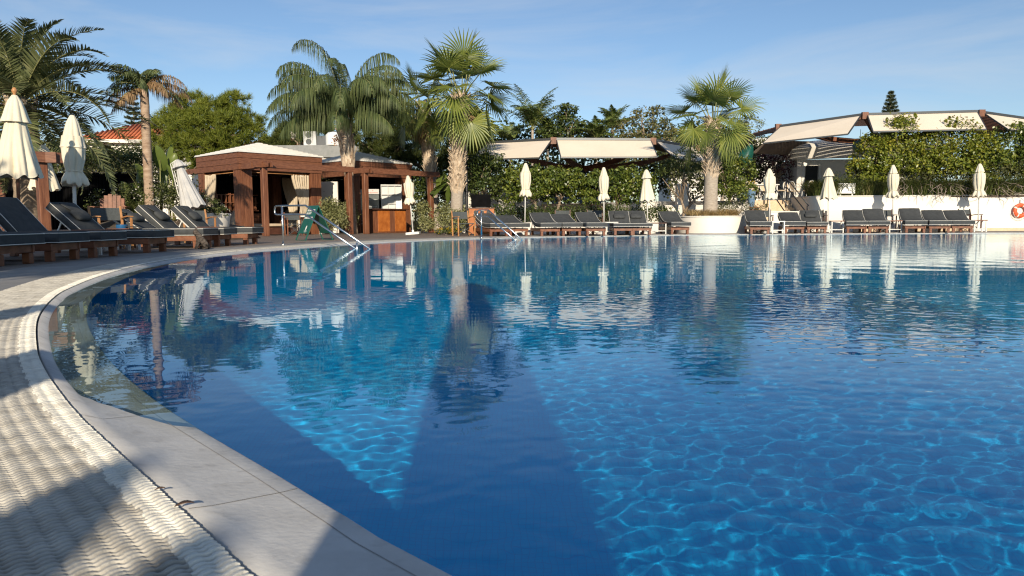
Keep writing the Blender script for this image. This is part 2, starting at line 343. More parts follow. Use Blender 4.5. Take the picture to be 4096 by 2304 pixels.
def pool_mat():
    m, nt, b, out = nodes('pool_tiles'); L = nt.links.new; N = nt.nodes.new
    tc = N('ShaderNodeTexCoord'); mp = N('ShaderNodeMapping'); mp.inputs['Scale'].default_value = (1, 1, 1); L(tc.outputs['Object'], mp.inputs[0])
    bk = N('ShaderNodeTexBrick'); bk.offset = 0; bk.inputs['Scale'].default_value = 1; bk.inputs['Brick Width'].default_value = .025; bk.inputs['Row Height'].default_value = .025; bk.inputs['Mortar Size'].default_value = .0012
    bk.inputs['Color1'].default_value = (.003, .51, .97, 1); bk.inputs['Color2'].default_value = (.005, .54, .98, 1); bk.inputs['Mortar'].default_value = (.02, .42, .88, 1); L(mp.outputs[0], bk.inputs[0])
    L(bk.outputs[0], b.inputs['Base Color']); b.inputs['Roughness'].default_value = .6; b.inputs['Specular IOR Level'].default_value = .1
    return m
M['pool'] = pool_mat()

def struct(o): o['kind'] = 'structure'; return o
coping = struct(ring_mesh('coping', [(0, np.minimum(front - .006, -.036)), (0, front - .004), (.006, front), (.05, front + .0015), (.19, np.minimum(-.006, front + .012)), (.238, -.003), (.245, -.012), (.245, -.0262)], M['coping']))
struct(ring_mesh('overflow_channel', [(.245, -.0262), (.72, -.0262)], M['channel']))
struct(ring_mesh('paving', [(.72, -.0262), (.72, -.002), (.727, .002), (1.55, .002), (1.556, -.004)], M['paving']))
struct(ring_mesh('deck', [(1.556, -.006), (1.56, -.002), (3.2, -.002), (6, -.002), (11, -.002)], M['deck']))
# ground sheet: from below the deck out to the horizon
n = len(EDGE); inner = EDGE + NRM*10.5; dirs = inner - ctr; dirs /= np.linalg.norm(dirs, axis=1)[:, None]
outer = ctr + dirs*900; mid = ctr + dirs*70
i = np.arange(n); j = (i + 1) % n
V = np.concatenate([np.column_stack([q, np.full(n, -.012)]) for q in (inner, mid, outer)])
Fc = np.concatenate([np.stack([i + k*n, j + k*n, j + k*n + n, i + k*n + n], 1) for k in (0, 1)])
struct(fast('ground', V, Fc[:, ::-1], M['soil']))
# pool basin: walls and floor
# on the sun side the wall is set back, unseen, to admit refracted sunlight
toward = -(NRM @ np.array([math.sin(SUN_AZ), math.cos(SUN_AZ)]))
under = EDGE + NRM*(.004 + 2.3*smooth_loop(np.clip(toward*2.2 - .1, 0, 1), 8))[:, None]
V = np.concatenate([np.column_stack([under, np.full(n, z)]) for z in (-.034, -1.22)]); Fc = np.stack([i, j, j + n, i + n], 1)
bw = struct(fast('pool_wall', V, Fc, M['pool']))
x0, x1, y0, y1 = EDGE[:, 0].min() - 2.6, EDGE[:, 0].max() + 2.6, EDGE[:, 1].min() - 2.6, EDGE[:, 1].max() + .6
bf = struct(fast('pool_floor', [(x0, y0, -1.22), (x1, y0, -1.22), (x1, y1, -1.22), (x0, y1, -1.22)], [(0, 1, 2, 3)], M['pool']))
for o in (coping, bw, bf): o.cycles.is_caustics_receiver = True

# ---------------------------------------------------------------- water: real ripples, finer where they are near
def axis(a, b, f0, f1, fine, grow, cap):
    mid_ = list(np.arange(f0, f1, fine)); up = [f1]; s = fine
    while up[-1] < b: s = min(s*grow, cap); up.append(up[-1] + s)
    dn = [f0]; s = fine
    while dn[-1] > a: s = min(s*grow, cap); dn.append(dn[-1] - s)
    return np.array(dn[:0:-1] + mid_ + up)
gx = axis(x0 - 1, x1 + 1, -2.2, 3.7, .0105, 1.05, .30); gy = axis(y0 - 1, y1 + 3, 1.0, 5.6, .0105, 1.026, .15)
X, Y = np.meshgrid(gx, gy)
Z = np.full_like(X, WATER_Z)
rw = np.random.default_rng(11)
sx = np.gradient(gx)[None, :]; sy = np.gradient(gy)[:, None]; cell = np.maximum(sx, sy)
far = np.clip((Y - 5.5)/9, 0, 1)*np.clip((X + 3.5)/9, .25, 1) + .25*np.clip((X - 4)/6, 0, 1)
wob = .75 + .5*np.sin(.8*X + .5*Y)*np.sin(.45*X - .7*Y + 1.3)
calm = np.clip((X + 2.6)/3.0, .35, 1)
for k in range(60):                               # small lens-like ripples everywhere
    lam = rw.uniform(.056, .175); a = rw.normal(pi/2, 1.0); p = rw.uniform(0, 2*pi); kk = 2*pi/lam
    fade = np.clip((lam/cell - 3)/3, 0, 1)
    Z += fade*calm*wob*(1 + 1.2*far)*.000092*rw.lognormal(-.06, .35)*(lam/.2)*np.sin(kk*(math.cos(a)*X + math.sin(a)*Y) + p)
for k in range(34):                               # longer breeze ripples, stronger over the far and right water
    lam = rw.uniform(.26, .85); a = rw.normal(1.35, .5); p = rw.uniform(0, 2*pi); kk = 2*pi/lam
    fade = np.clip((lam/cell - 3)/3, 0, 1)
    Z += fade*(.10*calm + .9*far)*wob*.00048*(lam/.5)*np.sin(kk*(math.cos(a)*X + math.sin(a)*Y) + p)
ny_, nx_ = X.shape; q = np.arange(nx_*ny_).reshape(ny_, nx_)
Fw = np.stack([q[:-1, :-1], q[:-1, 1:], q[1:, 1:], q[1:, :-1]], -1).reshape(-1, 4)
# keep only cells inside a rim beyond the coping
poly = EDGE + NRM*3.3      # water sheet extended unseen under the paving so sunlight refracts to the floor
def inside(px, py, P):
    r = np.zeros(px.shape, bool); a = P; b = np.roll(P, -1, 0)
    for (ax, ay), (bx, by) in zip(a[::2], np.roll(P[::2], -1, 0)):
        if ay == by: continue
        c = (ay > py) != (by > py)
        r ^= c & (px < (bx - ax)*(py - ay)/(by - ay) + ax)
    return r
ccx = (X[:-1, :-1] + X[1:, 1:])/2; ccy = (Y[:-1, :-1] + Y[1:, 1:])/2
keep = inside(ccx.ravel(), ccy.ravel(), poly); Fw = Fw[keep]
used = np.zeros(nx_*ny_, bool); used[Fw.ravel()] = True; idx = np.cumsum(used) - 1
Vw = np.stack([X, Y, Z], -1).reshape(-1, 3)[used]; Fw = idx[Fw]
m, nt, b, out = nodes('water'); L = nt.links.new; nt.nodes.remove(b)
gl = nt.nodes.new('ShaderNodeBsdfGlass'); gl.inputs['IOR'].default_value = 1.28; gl.inputs['Roughness'].default_value = 0; gl.inputs['Color'].default_value = (.85, .965, 1, 1)
N = nt.nodes.new
tcw = N('ShaderNodeTexCoord'); mpw = N('ShaderNodeMapping'); mpw.inputs['Scale'].default_value = (3.2, 9.5, 1); L(tcw.outputs['Object'], mpw.inputs[0])
nw = N('ShaderNodeTexNoise'); nw.inputs['Scale'].default_value = 1; nw.inputs['Detail'].default_value = 2; nw.inputs['Distortion'].default_value = .4; L(mpw.outputs[0], nw.inputs['Vector'])
sxy = N('ShaderNodeSeparateXYZ'); L(tcw.outputs['Object'], sxy.inputs[0])
mr = N('ShaderNodeMapRange'); mr.inputs[1].default_value = 5; mr.inputs[2].default_value = 22; mr.inputs[3].default_value = 0; mr.inputs[4].default_value = .20; L(sxy.outputs[1], mr.inputs[0])
m2 = N('ShaderNodeMapRange'); m2.inputs[1].default_value = -5; m2.inputs[2].default_value = 10; m2.inputs[3].default_value = .35; m2.inputs[4].default_value = 1.3; L(sxy.outputs[0], m2.inputs[0])
mu = N('ShaderNodeMath'); mu.operation = 'MULTIPLY'; L(mr.outputs[0], mu.inputs[0]); L(m2.outputs[0], mu.inputs[1])
bw_n = N('ShaderNodeBump'); bw_n.inputs['Distance'].default_value = .02; L(mu.outputs[0], bw_n.inputs['Strength']); L(nw.outputs[0], bw_n.inputs['Height']); L(bw_n.outputs[0], gl.inputs['Normal'])
L(gl.outputs[0], out.inputs[0]); M['water'] = m
water = struct(fast('water', Vw, Fw, m, None, True)); water.cycles.is_caustics_caster = True

# ---------------------------------------------------------------- white plastic overflow grate made of wavy bars
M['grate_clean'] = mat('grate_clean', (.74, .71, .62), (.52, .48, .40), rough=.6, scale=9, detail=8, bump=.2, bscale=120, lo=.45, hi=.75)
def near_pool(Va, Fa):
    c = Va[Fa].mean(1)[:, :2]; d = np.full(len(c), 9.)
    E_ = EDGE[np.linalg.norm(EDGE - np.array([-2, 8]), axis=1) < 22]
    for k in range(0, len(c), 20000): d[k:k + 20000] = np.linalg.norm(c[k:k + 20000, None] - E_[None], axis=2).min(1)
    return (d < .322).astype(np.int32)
def grate():
    arc = np.concatenate([[0], np.cumsum(np.linalg.norm(np.diff(EDGE, axis=0), axis=1))])
    def sample(s):
        return np.array([np.interp(s, arc, EDGE[:, 0]), np.interp(s, arc, EDGE[:, 1])]), np.array([np.interp(s, arc, NRM[:, 0]), np.interp(s, arc, NRM[:, 1])])
    Vs, Fs = [], []; base = 0
    total = arc[-1]; s = -1.6; end = 27.0; rj = np.random.default_rng(77)
    while s < end:
        near = s < 4.2; mid_ = s < 9
        pitch = .0175 if s < 9 else .035
        p, nr = sample(s % total if s >= 0 else total + s); t = np.array([nr[1], -nr[0]])
        ns = 84 if near else (30 if mid_ else 8)
        u = np.linspace(.251, .715, ns)
        ph = 2*pi*(u - .251)/.0372
        off = (.0034*np.sin(ph) + .0012*np.sin(2*ph) if ns > 20 else 0*u); zz = .001 + (.0046*np.abs(np.sin(ph*.5))**.8 if ns > 20 else .002 + 0*u)
        ridge = .0012*rj.normal() + 0*u
        hw = (.0046 + .0026*np.abs(np.sin(ph*.5))) if ns > 20 else np.full(ns, pitch*.38)
        c = p[None] + nr[None]*u[:, None]
        rows = []
        for k, dz in ((-1, -.016), (-1, -.004), (-.55, 0), (.55, 0), (1, -.004), (1, -.016)):
            q = c + t[None]*(off + k*hw)[:, None]; rows.append(np.column_stack([q, zz + ridge*.6 + dz]))
        Vb = np.stack(rows, 1).reshape(-1, 3); Vs.append(Vb)
        a = (np.arange(ns - 1)[:, None]*6 + np.arange(5)[None]).ravel() + base
        Fs.append(np.stack([a, a + 6, a + 7, a + 1], 1)); base += len(Vb)
        s += pitch
    # long binding strips that tie the bars together
    for u0 in np.arange(.251 + .0372, .72, .0372):
        ks = np.arange(-1.6, end, .05); c0 = []; c1 = []
        for s in ks:
            p, nr = sample(s % total if s >= 0 else total + s)
            c0.append([*(p + nr*(u0 - .004)), -.006]); c1.append([*(p + nr*(u0 + .004)), -.006])
        Vb = np.array(c0 + c1); n_ = len(ks); a = np.arange(n_ - 1) + base
        Fs.append(np.stack([a, a + 1, a + 1 + n_, a + n_], 1)); Vs.append(Vb); base += len(Vb)
    Va, Fa = np.concatenate(Vs), np.concatenate(Fs)
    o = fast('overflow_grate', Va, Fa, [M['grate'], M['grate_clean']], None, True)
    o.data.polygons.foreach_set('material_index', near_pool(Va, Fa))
    o.data.set_sharp_from_angle(angle=R(50))
    return struct(o)
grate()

# fine joints between the coping stones
arc = np.concatenate([[0], np.cumsum(np.linalg.norm(np.diff(EDGE, axis=0), axis=1))]); jt = MB(); s_ = .55
while s_ < 40:
    p = np.array([np.interp(s_, arc, EDGE[:, 0]), np.interp(s_, arc, EDGE[:, 1])]); q = np.array([np.interp(s_, arc, NRM[:, 0]), np.interp(s_, arc, NRM[:, 1])]); f_ = np.interp(s_, arc, front); t_ = np.array([q[1], -q[0]])*.0013
    row = [(.008, f_ + .0008), (.05, f_ + .0022), (.19, min(-.006, f_ + .012) + .0008), (.237, -.0022)]
    vs_ = []
    for o_, z_ in row: c_ = p + q*o_; vs_ += [(*(c_ - t_), z_), (*(c_ + t_), z_)]
    jt.add(vs_, [(2*k, 2*k + 1, 2*k + 3, 2*k + 2) for k in range(3)]); s_ += .92
struct(jt.build('coping_joint', M['channel'])).cycles.is_caustics_receiver = True
struct(ring_mesh('coping_groove', [(.048, front + .0021), (.0505, front + .0022)], M['paving'])).cycles.is_caustics_receiver = True
# ---------------------------------------------------------------- plants
def unit(v): return v/np.maximum(np.linalg.norm(v, axis=-1, keepdims=True), 1e-9)

def leaves(centers, normals, length, width, rng, droop=0.0):
    """one folded four-cornered leaf per center; faces as (n*2 triangles -> quads)"""
    n = len(centers); r = unit(rng.normal(size=(n, 3))); a = unit(np.cross(normals, r)); b = np.cross(normals, a)
    a[:, 2] -= droop; a = unit(a)
    Ls = length*rng.uniform(.65, 1.25, (n, 1)); Ws = width*rng.uniform(.7, 1.2, (n, 1))
    p0 = centers - a*Ls/2; p2 = centers + a*Ls/2; f = normals*Ws*.25
    p1 = centers + b*Ws/2 - a*Ls*.05 + f; p3 = centers - b*Ws/2 - a*Ls*.05 + f
    V = np.stack([p0, p1, p2, p3], 1).reshape(-1, 3); k = np.arange(n)[:, None]*4
    return V, k + np.array([[0, 1, 2, 3]])

def cloud_points(blobs, n, rng, clumps=60, spread=.16, shell=.55, holes=.25):
    """points gathered in sprays near the outside of each blob (cx,cy,cz,rx,ry,rz)"""
    vol = np.array([b[3]*b[4] + b[4]*b[5] + b[3]*b[5] for b in blobs]); cnt = (n*vol/vol.sum()).astype(int); P = []; Nn = []
    for b, c in zip(blobs, cnt):
        if c < 4: continue
        rad = np.array(b[3:6]); m = max(4, int(clumps*c/max(cnt)))
        d = unit(rng.normal(size=(m, 3))); d[:, 2] = np.where(d[:, 2] < -.5, -d[:, 2], d[:, 2])
        rr = rng.uniform(shell, 1.06, (m, 1))**.6
        cc = d*rr; w = rng.uniform(.35, 1.5, m); w[rng.uniform(size=m) < holes] *= .1
        pick = rng.choice(m, c, p=w/w.sum()); q = cc[pick] + np.clip(rng.normal(size=(c, 3)), -1.5, 1.5)*spread
        q[:, 2] += np.abs(rng.normal(size=c))*spread*.3
        P.append(np.array(b[:3]) + q*rad); Nn.append(unit(unit(q)*.55 + rng.normal(size=(c, 3))*.75 + np.array([0, 0, .35])))
    return np.concatenate(P), np.concatenate(Nn)

def leaf_mesh(name, material, parent, blobs, n, length, width, seed, **k):
    rng = np.random.default_rng(seed); P, Nn = cloud_points(blobs, n, rng, **k)
    P[:, 2] = np.maximum(P[:, 2], .03)
    V, Fc = leaves(P, Nn, length, width, rng)
    return fast(name, V, Fc, material, parent)

def limbs(mb, base, top, r0, targets, rng, kink=.08, n=7):
    base = Vector(base); top = Vector(top); pts = [base.lerp(top, t) + Vector((rng.normal()*kink*math.sin(pi*t), rng.normal()*kink*math.sin(pi*t), 0)) for t in (0, .3, .65, 1)]
    mb.tube(pts, [r0, r0*.85, r0*.75, r0*.6], n)
    for t in targets:
        t = Vector(t); s = pts[-1].lerp(pts[-2], rng.uniform(0, .5)); m_ = s.lerp(t, .5) + Vector((rng.normal()*kink, rng.normal()*kink, kink))
        mb.tube([s, m_, t], [r0*.5, r0*.32, r0*.12], 5)
    return mb

def tree(name, label, cat, base, trunk_top, r0, blobs, n, leaf, lw, material, seed, group=None, bark='bark', **k):
    """broad leaved tree: trunk with limbs reaching into a crown of leaves. Coordinates in the world, the thing sits at base"""
    rng = np.random.default_rng(seed); t = thing(name, label, cat, base, 0, group); b = Vector(base)
    lb = [(c[0] - b.x, c[1] - b.y, c[2] - b.z, c[3], c[4], c[5]) for c in blobs]
    tt = Vector(trunk_top) - b
    mb = MB(); limbs(mb, (0, 0, -.05), tt, r0, [(c[0] + rng.normal()*c[3]*.3, c[1] + rng.normal()*c[4]*.3, c[2] + rng.uniform(-.1, .5)*c[5]) for c in lb for _ in range(2)], rng)
    mb.build('trunk', M[bark], t, True)
    leaf_mesh('crown', M[material], t, lb, n, leaf, lw, seed, **k)
    return t

def shrub(name, label, cat, base, blobs, n, leaf, lw, material, seed, group=None, flowers=None, **k):
    rng = np.random.default_rng(seed); t = thing(name, label, cat, base, 0, group); b = Vector(base)
    lb = [(c[0] - b.x, c[1] - b.y, c[2] - b.z, c[3], c[4], c[5]) for c in blobs]
    mb = MB()
    for c in lb:
        for _ in range(2):
            mb.tube([(c[0] + rng.normal()*c[3]*.3, c[1] + rng.normal()*c[4]*.3, max(0, c[2] - c[5]*1.05)), (c[0] + rng.normal()*c[3]*.4, c[1] + rng.normal()*c[4]*.4, c[2])], [.012, .005], 4)
    if len(lb) > 1: mb.tube([(c[0], c[1], max(.01, c[2] - c[5]*.8)) for c in lb], .012, 4)
    mb.build('stem', M['twig'], t, True)
    leaf_mesh('foliage', M[material], t, lb, n, leaf, lw, seed, **k)
    if flowers:
        P, Nn = cloud_points([(c[0], c[1], c[2] + .02, c[3]*1.02, c[4]*1.02, c[5]*1.03) for c in lb], flowers[1], rng, clumps=max(20, flowers[1]), spread=.03, shell=.95)
        V, Fc = leaves(P, Nn, flowers[2], flowers[2], rng); fast('blossom', V, Fc, M[flowers[0]], t)
    return t

# ---- feather palms
def frond(rng, az, el, length, droop, nl, ll, lw, hang=0.0, lift=.35, back=.0, power=1.3, forward=.75, base=(0, 0, 0), twist=0.0, cover=.12, rw_=.022):
    """returns leaflet quads (V,F) and rachis quads (V,F) of one arching feather frond"""
    ns = 22; t = np.linspace(0, 1, ns); e = el - droop*t**power
    dx = np.cos(e); dz = np.sin(e); st = length/(ns - 1)
    rx = np.concatenate([[0], np.cumsum((dx[:-1] + dx[1:])/2*st)]); rz = np.concatenate([[0], np.cumsum((dz[:-1] + dz[1:])/2*st)])
    ca, sa = math.cos(az), math.sin(az); b = np.array(base, float)
    ctrp = np.stack([b[0] + rx*ca, b[1] + rx*sa, b[2] + rz], 1); tan = np.stack([dx*ca, dx*sa, dz], 1); side0 = np.array([-sa, ca, 0.]); up = np.cross(tan, side0)*-1
    up = np.cross(side0, tan)*-1; up = np.where(up[:, 2:3] < 0, -up, up)
    tl = np.linspace(cover, .995, nl); tl = tl + rng.normal(size=nl)*.004
    ip = lambda a, x: np.stack([np.interp(x, t, a[:, k]) for k in range(3)], 1)
    Vs = []; Fs = []; nb = 0
    for sg in (-1, 1):
        c = ip(ctrp, tl); T = unit(ip(tan, tl)); U = unit(ip(up, tl))
        prof = np.sin(np.clip((tl - cover)/(1 - cover), 0, 1)**.75*pi*.86 + .28)
        l = ll*np.clip(prof, .18, 1)[:, None]*rng.uniform(.85, 1.1, (nl, 1)); fw = (forward*(.5 + .9*tl))[:, None]
        sd = side0*sg*math.cos(twist) + U*math.sin(twist)*sg
        d = unit(sd + T*fw + U*(lift + rng.normal(size=(nl, 1))*.12) + rng.normal(size=(nl, 3))*.06)
        d2 = unit(d + np.array([0, 0, -1])*hang*rng.uniform(.7, 1.3, (nl, 1)))
        d3 = unit(d2 + np.array([0, 0, -1])*hang*1.3*rng.uniform(.7, 1.3, (nl, 1)))
        wv = unit(np.cross(d, U + rng.normal(size=(nl, 3))*.25))*lw/2
        fa, fb = (.33, .33) if hang < 1 else (.17, .38)
        p0 = c; p1 = p0 + d*l*fa; p2 = p1 + d2*l*fb; p3 = p2 + d3*l*(1 - fa - fb)
        V = np.stack([p0 - wv*.6, p0 + wv*.6, p1 - wv, p1 + wv, p2 - wv*.75, p2 + wv*.75, p3 - wv*.08, p3 + wv*.08], 1).reshape(-1, 3)
        k = np.arange(nl)[:, None]*8 + nb
        Fs.append(np.concatenate([k + np.array([[0, 1, 3, 2]]), k + np.array([[2, 3, 5, 4]]), k + np.array([[4, 5, 7, 6]])])); Vs.append(V); nb += len(V)
    w_ = (rw_*(1 - .8*t))[:, None]; s3 = np.broadcast_to(side0, tan.shape)
    a = np.concatenate([ctrp + s3*w_, ctrp + up*w_*.8, ctrp - s3*w_, ctrp - up*w_*.8]); i = np.arange(ns - 1)
    rf = np.concatenate([np.stack([i + k*ns, i + 1 + k*ns, i + 1 + ((k + 1) % 4)*ns, i + ((k + 1) % 4)*ns], 1) for k in range(4)])
    return np.concatenate(Vs), np.concatenate(Fs), a, rf

class Gather:
    def __init__(s): s.V = []; s.F = []; s.n = 0
    def add(s, V, F): s.V.append(V); s.F.append(F + s.n); s.n += len(V)
    def build(s, name, material, parent, smooth=False): return fast(name, np.concatenate(s.V), np.concatenate(s.F), material, parent, smooth) if s.V else None

def feather_palm(label, base, crown, r_base, r_top, specs, leaf='queen', trunk_mat='bark_palm', seed=1, group=None, bulge=None, dead=(), name='feather_palm', rings=0):
    """crown: world point the fronds grow from; specs / dead: dicts for frond()"""
    rng = np.random.default_rng(seed); t = thing(name, label, 'palm tree', base, 0, group); b = Vector(base); c = Vector(crown) - b
    pts = []; rad = []; nseg = 26
    for k in range(nseg + 1):
        u = k/nseg; r = r_base + (r_top - r_base)*u + (.28*r_base*math.exp(-u*14))
        if bulge and u > bulge[0]: r = r_top + (bulge[1] - r_top)*math.sin(min(1, (u - bulge[0])/(1 - bulge[0]))*pi*.62 + .15)
        pts.append(Vector((c.x*u**1.15, c.y*u, c.z*u - .05*(1 - u)))); rad.append(r*(1 + (.035 if k % 2 else -.02)))
    MB().tube(pts, rad, 14).build('trunk', M[trunk_mat], t, True)
    if bulge:                                     # torn old leaf bases wrapped round the upper trunk
        g = MB(); u0 = bulge[0]
        for k in range(170):
            u = rng.uniform(u0 + .01, .99); i = min(nseg - 1, int(u*nseg)); p = pts[i].lerp(pts[i + 1], u*nseg - i); a = rng.uniform(0, 2*pi); r = rad[i]*rng.uniform(.99, 1.06)
            o = Vector((math.cos(a), math.sin(a), 0)); s_ = Vector((-math.sin(a), math.cos(a), 0)); h_ = rng.uniform(.18, .5); sl_ = rng.uniform(-.5, .5); w_ = rng.uniform(.03, .09)
            p0 = p + o*r; p1 = p + o*(r + rng.uniform(.01, .05)) + Vector((0, 0, h_)) + s_*sl_*h_
            g.slab([p0 - s_*w_, p0 + s_*w_, p1 + s_*w_*.5, p1 - s_*w_*.5], .008)
        g.build('leaf_sheath', M['boots'], t)
    G1, G2, G3 = Gather(), Gather(), Gather()
    for sp in specs:
        d = dict(sp); d['base'] = tuple(c + Vector(d.get('base', (0, 0, 0)))); V, F_, a, rf = frond(rng, **d); G1.add(V, F_); G2.add(a, rf)
    for sp in dead:
        d = dict(sp); d['base'] = tuple(c + Vector(d.get('base', (0, 0, 0)))); V, F_, a, rf = frond(rng, **d); G3.add(V, F_); G2.add(a, rf)
    G1.build('crown', M[leaf], t); G2.build('leaf_stalk', M['rachis'], t, True); G3.build('dead_frond', M['dead'], t)
    return t

# ---- fan palms
def fan_leaf(rng, base, az, el, stalk, Rr, nseg=30, spread=R(128), droop=.35, bend=.5):
    ca, sa = math.cos(az), math.sin(az); d0 = np.array([math.cos(el)*ca, math.cos(el)*sa, math.sin(el)]); b = np.array(base, float)
    e2 = el - bend; d1 = np.array([math.cos(e2)*ca, math.cos(e2)*sa, math.sin(e2)])
    m1 = b + d0*stalk*.5; c = m1 + unit(d0 + d1)*stalk*.5
    s = np.array([-sa, ca, 0.]); roll = rng.normal()*.35; nrm = np.cross(s, d1)*-1
    if nrm[2] < 0: nrm = -nrm
    s, nrm = s*math.cos(roll) + nrm*math.sin(roll), nrm*math.cos(roll) - s*math.sin(roll)
    th = np.linspace(-spread, spread, nseg); dth = th[1] - th[0]
    D = np.cos(th)[:, None]*d1 + np.sin(th)[:, None]*s
    D = unit(D + nrm*(.22*(1 - np.cos(th)))[:, None]); Pp = unit(np.cross(D, nrm))
    rl = Rr*(.72 + .28*np.cos(th*.6))*rng.uniform(.9, 1.06, nseg); rl = rl[:, None]
    w = Rr*.55*math.tan(dth/2)*.72
    g = np.array([0, 0, -1.])
    Dm = unit(D + g*droop*.15); Dt = unit(D + g*droop*rng.uniform(.4, 1.7, (nseg, 1)))
    c0 = np.broadcast_to(c, D.shape); p1 = c0 + Dm*rl*.55; p2 = p1 + Dt*rl*.28; p3 = p2 + unit(Dt + g*droop*.8)*rl*.2
    pl = nrm*w*.55
    rows = [c0 - Pp*.008, c0 + nrm*.004, c0 + Pp*.008, p1 - Pp*w, p1 + pl, p1 + Pp*w, p2 - Pp*w*.55, p2 + pl*.4, p2 + Pp*w*.55, p3 - Pp*w*.05, p3, p3 + Pp*w*.05]
    V = np.stack(rows, 1).reshape(-1, 3); k = np.arange(nseg)[:, None]*12
    Fc = np.concatenate([k + np.array([[i, i + 1, i + 4, i + 3]]) for i in (0, 1, 3, 4, 6, 7)])
    return V, Fc, [b, m1, c]

def fan_palm(label, base, crown, r0, r1, specs, seed, boots=(.35, 1.0), nb=220, group=None, skirt=0, boot_len=.26, Rr=.75):
    rng = np.random.default_rng(seed); t = thing('fan_palm', label, 'palm tree', base, 0, group); b = Vector(base); c = Vector(crown) - b
    pts = [Vector((c.x*u, c.y*u, c.z*u)) for u in np.linspace(-.01, 1, 22)]; rad = [(r0 + (r1 - r0)*u)*(1 + .25*math.exp(-u*12) + (.03 if k % 2 else 0)) for k, u in enumerate(np.linspace(0, 1, 22))]
    MB().tube(pts, rad, 14).build('trunk', M['trunk_grey'], t, True)
    g = MB()
    for k in range(nb):
        u = boots[0] + (boots[1] - boots[0])*(k + rng.uniform())/nb; a = k*2.39996 + rng.normal()*.12; r = (r0 + (r1 - r0)*u)*.97
        o = Vector((math.cos(a), math.sin(a), 0)); s_ = Vector((-math.sin(a), math.cos(a), 0)); p = Vector((c.x*u, c.y*u, c.z*u)); h_ = boot_len*rng.uniform(.6, 1.25); fl = rng.uniform(.45, 1.1)
        w_ = rng.uniform(.05, .085); p0 = p + o*r - Vector((0, 0, .03)); pm = p + o*(r + .035*fl + .03) + Vector((0, 0, h_*.55)) + s_*rng.normal()*.02; p1 = p + o*(r + .03 + .16*fl) + Vector((0, 0, h_)) + s_*rng.normal()*.04
        g.slab([p0 - s_*w_, p0 + s_*w_, pm + s_*w_*.75, pm - s_*w_*.75], .03); g.slab([pm - s_*w_*.75, pm + s_*w_*.75, p1 + s_*w_*.4, p1 - s_*w_*.4], .018)
    if nb: g.build('leaf_boots', M['boots'], t)
    G1 = Gather(); st = MB(); G3 = Gather()
    for sp in specs:
        d = dict(sp); d.setdefault('Rr', Rr); bb = c + Vector((math.cos(d['az'])*r1*.5, math.sin(d['az'])*r1*.5, d.pop('dz', 0)))
        V, F_, sk_ = fan_leaf(rng, bb, **d); G1.add(V, F_); st.tube(sk_, [.03, .02, .012], 5)
    for k in range(skirt):
        a = rng.uniform(0, 2*pi); V, F_, sk_ = fan_leaf(rng, c + Vector((0, 0, -.25)), a, R(rng.uniform(-75, -45)), .5, Rr*.8, 22, droop=.9); G3.add(V, F_)
    G1.build('crown', M['fan'], t); st.build('leaf_stalk', M['petiole'], t, True)
    if skirt: G3.build('dead_frond', M['dead'], t)
    return t

# ---- conifers
def tufts(centers, dirs, n_needle, length, width, rng, spread=.75):
    m = len(centers); c = np.repeat(centers, n_needle, 0); d = np.repeat(dirs, n_needle, 0)
    d = unit(d + rng.normal(size=d.shape)*spread); l = length*rng.uniform(.6, 1.1, (len(c), 1)); s = unit(np.cross(d, rng.normal(size=d.shape)))*width/2
    V = np.stack([c - s, c + s, c + d*l + s*.25, c + d*l - s*.25], 1).reshape(-1, 3); k = np.arange(len(c))[:, None]*4
    return V, k + np.array([[0, 1, 2, 3]])

def pine(label, base, blobs, material, seed, n_tuft=900, needle=.24, trunk_r=.16, group=None, n_needle=34, width=.016):
    rng = np.random.default_rng(seed); t = thing('pine_tree', label, 'pine tree', base, 0, group); b = Vector(base)
    lb = [(c[0] - b.x, c[1] - b.y, c[2] - b.z, c[3], c[4], c[5]) for c in blobs]
    top = max(lb, key=lambda c: c[2]); mb = MB()
    limbs(mb, (0, 0, -.05), (top[0]*.6, top[1]*.6, top[2]*.75), trunk_r, [(c[0] + rng.normal()*c[3]*.4, c[1] + rng.normal()*c[4]*.4, c[2]) for c in lb for _ in range(3)], rng, kink=.2)
    mb.build('trunk', M['bark'], t, True)
    P, Nn = cloud_points(lb, n_tuft, rng, clumps=int(n_tuft/6), spread=.07, shell=.45, holes=.2)
    V, F_ = tufts(P, unit(Nn + np.array([0, 0, .5])), n_needle, needle, width, rng)
    fast('crown', V, F_, M[material], t); return t

def norfolk(label, base, h, r, seed, z0=.15, tiers=25):
    rng = np.random.default_rng(seed); t = thing('norfolk_pine', label, 'pine tree', base)
    MB().tube([(0, 0, 0), (0, 0, h*.5), (0, 0, h)], [.22, .13, .02], 8).build('trunk', M['bark'], t, True); G1 = Gather()
    for k in range(tiers):
        u = k/(tiers - 1); z = h*(z0 + (1 - z0)*u*.985); rr = r*(1 - u)**.8*rng.uniform(.8, 1.1) + .12
        for q in range(6):
            a = k*.6 + q*pi/3 + rng.normal()*.1; n_ = max(8, int(rr*30)); s_ = np.linspace(.06, 1, n_)
            c = np.stack([np.cos(a)*rr*s_, np.sin(a)*rr*s_, z + rr*(.30*s_**2 - .12*s_)], 1); V, F_ = tufts(c, np.broadcast_to(np.array([math.cos(a)*.6, math.sin(a)*.6, .25]), c.shape), 14, .24, .05, rng, .6); G1.add(V, F_)
    G1.build('crown', M['norfolk'], t); return t

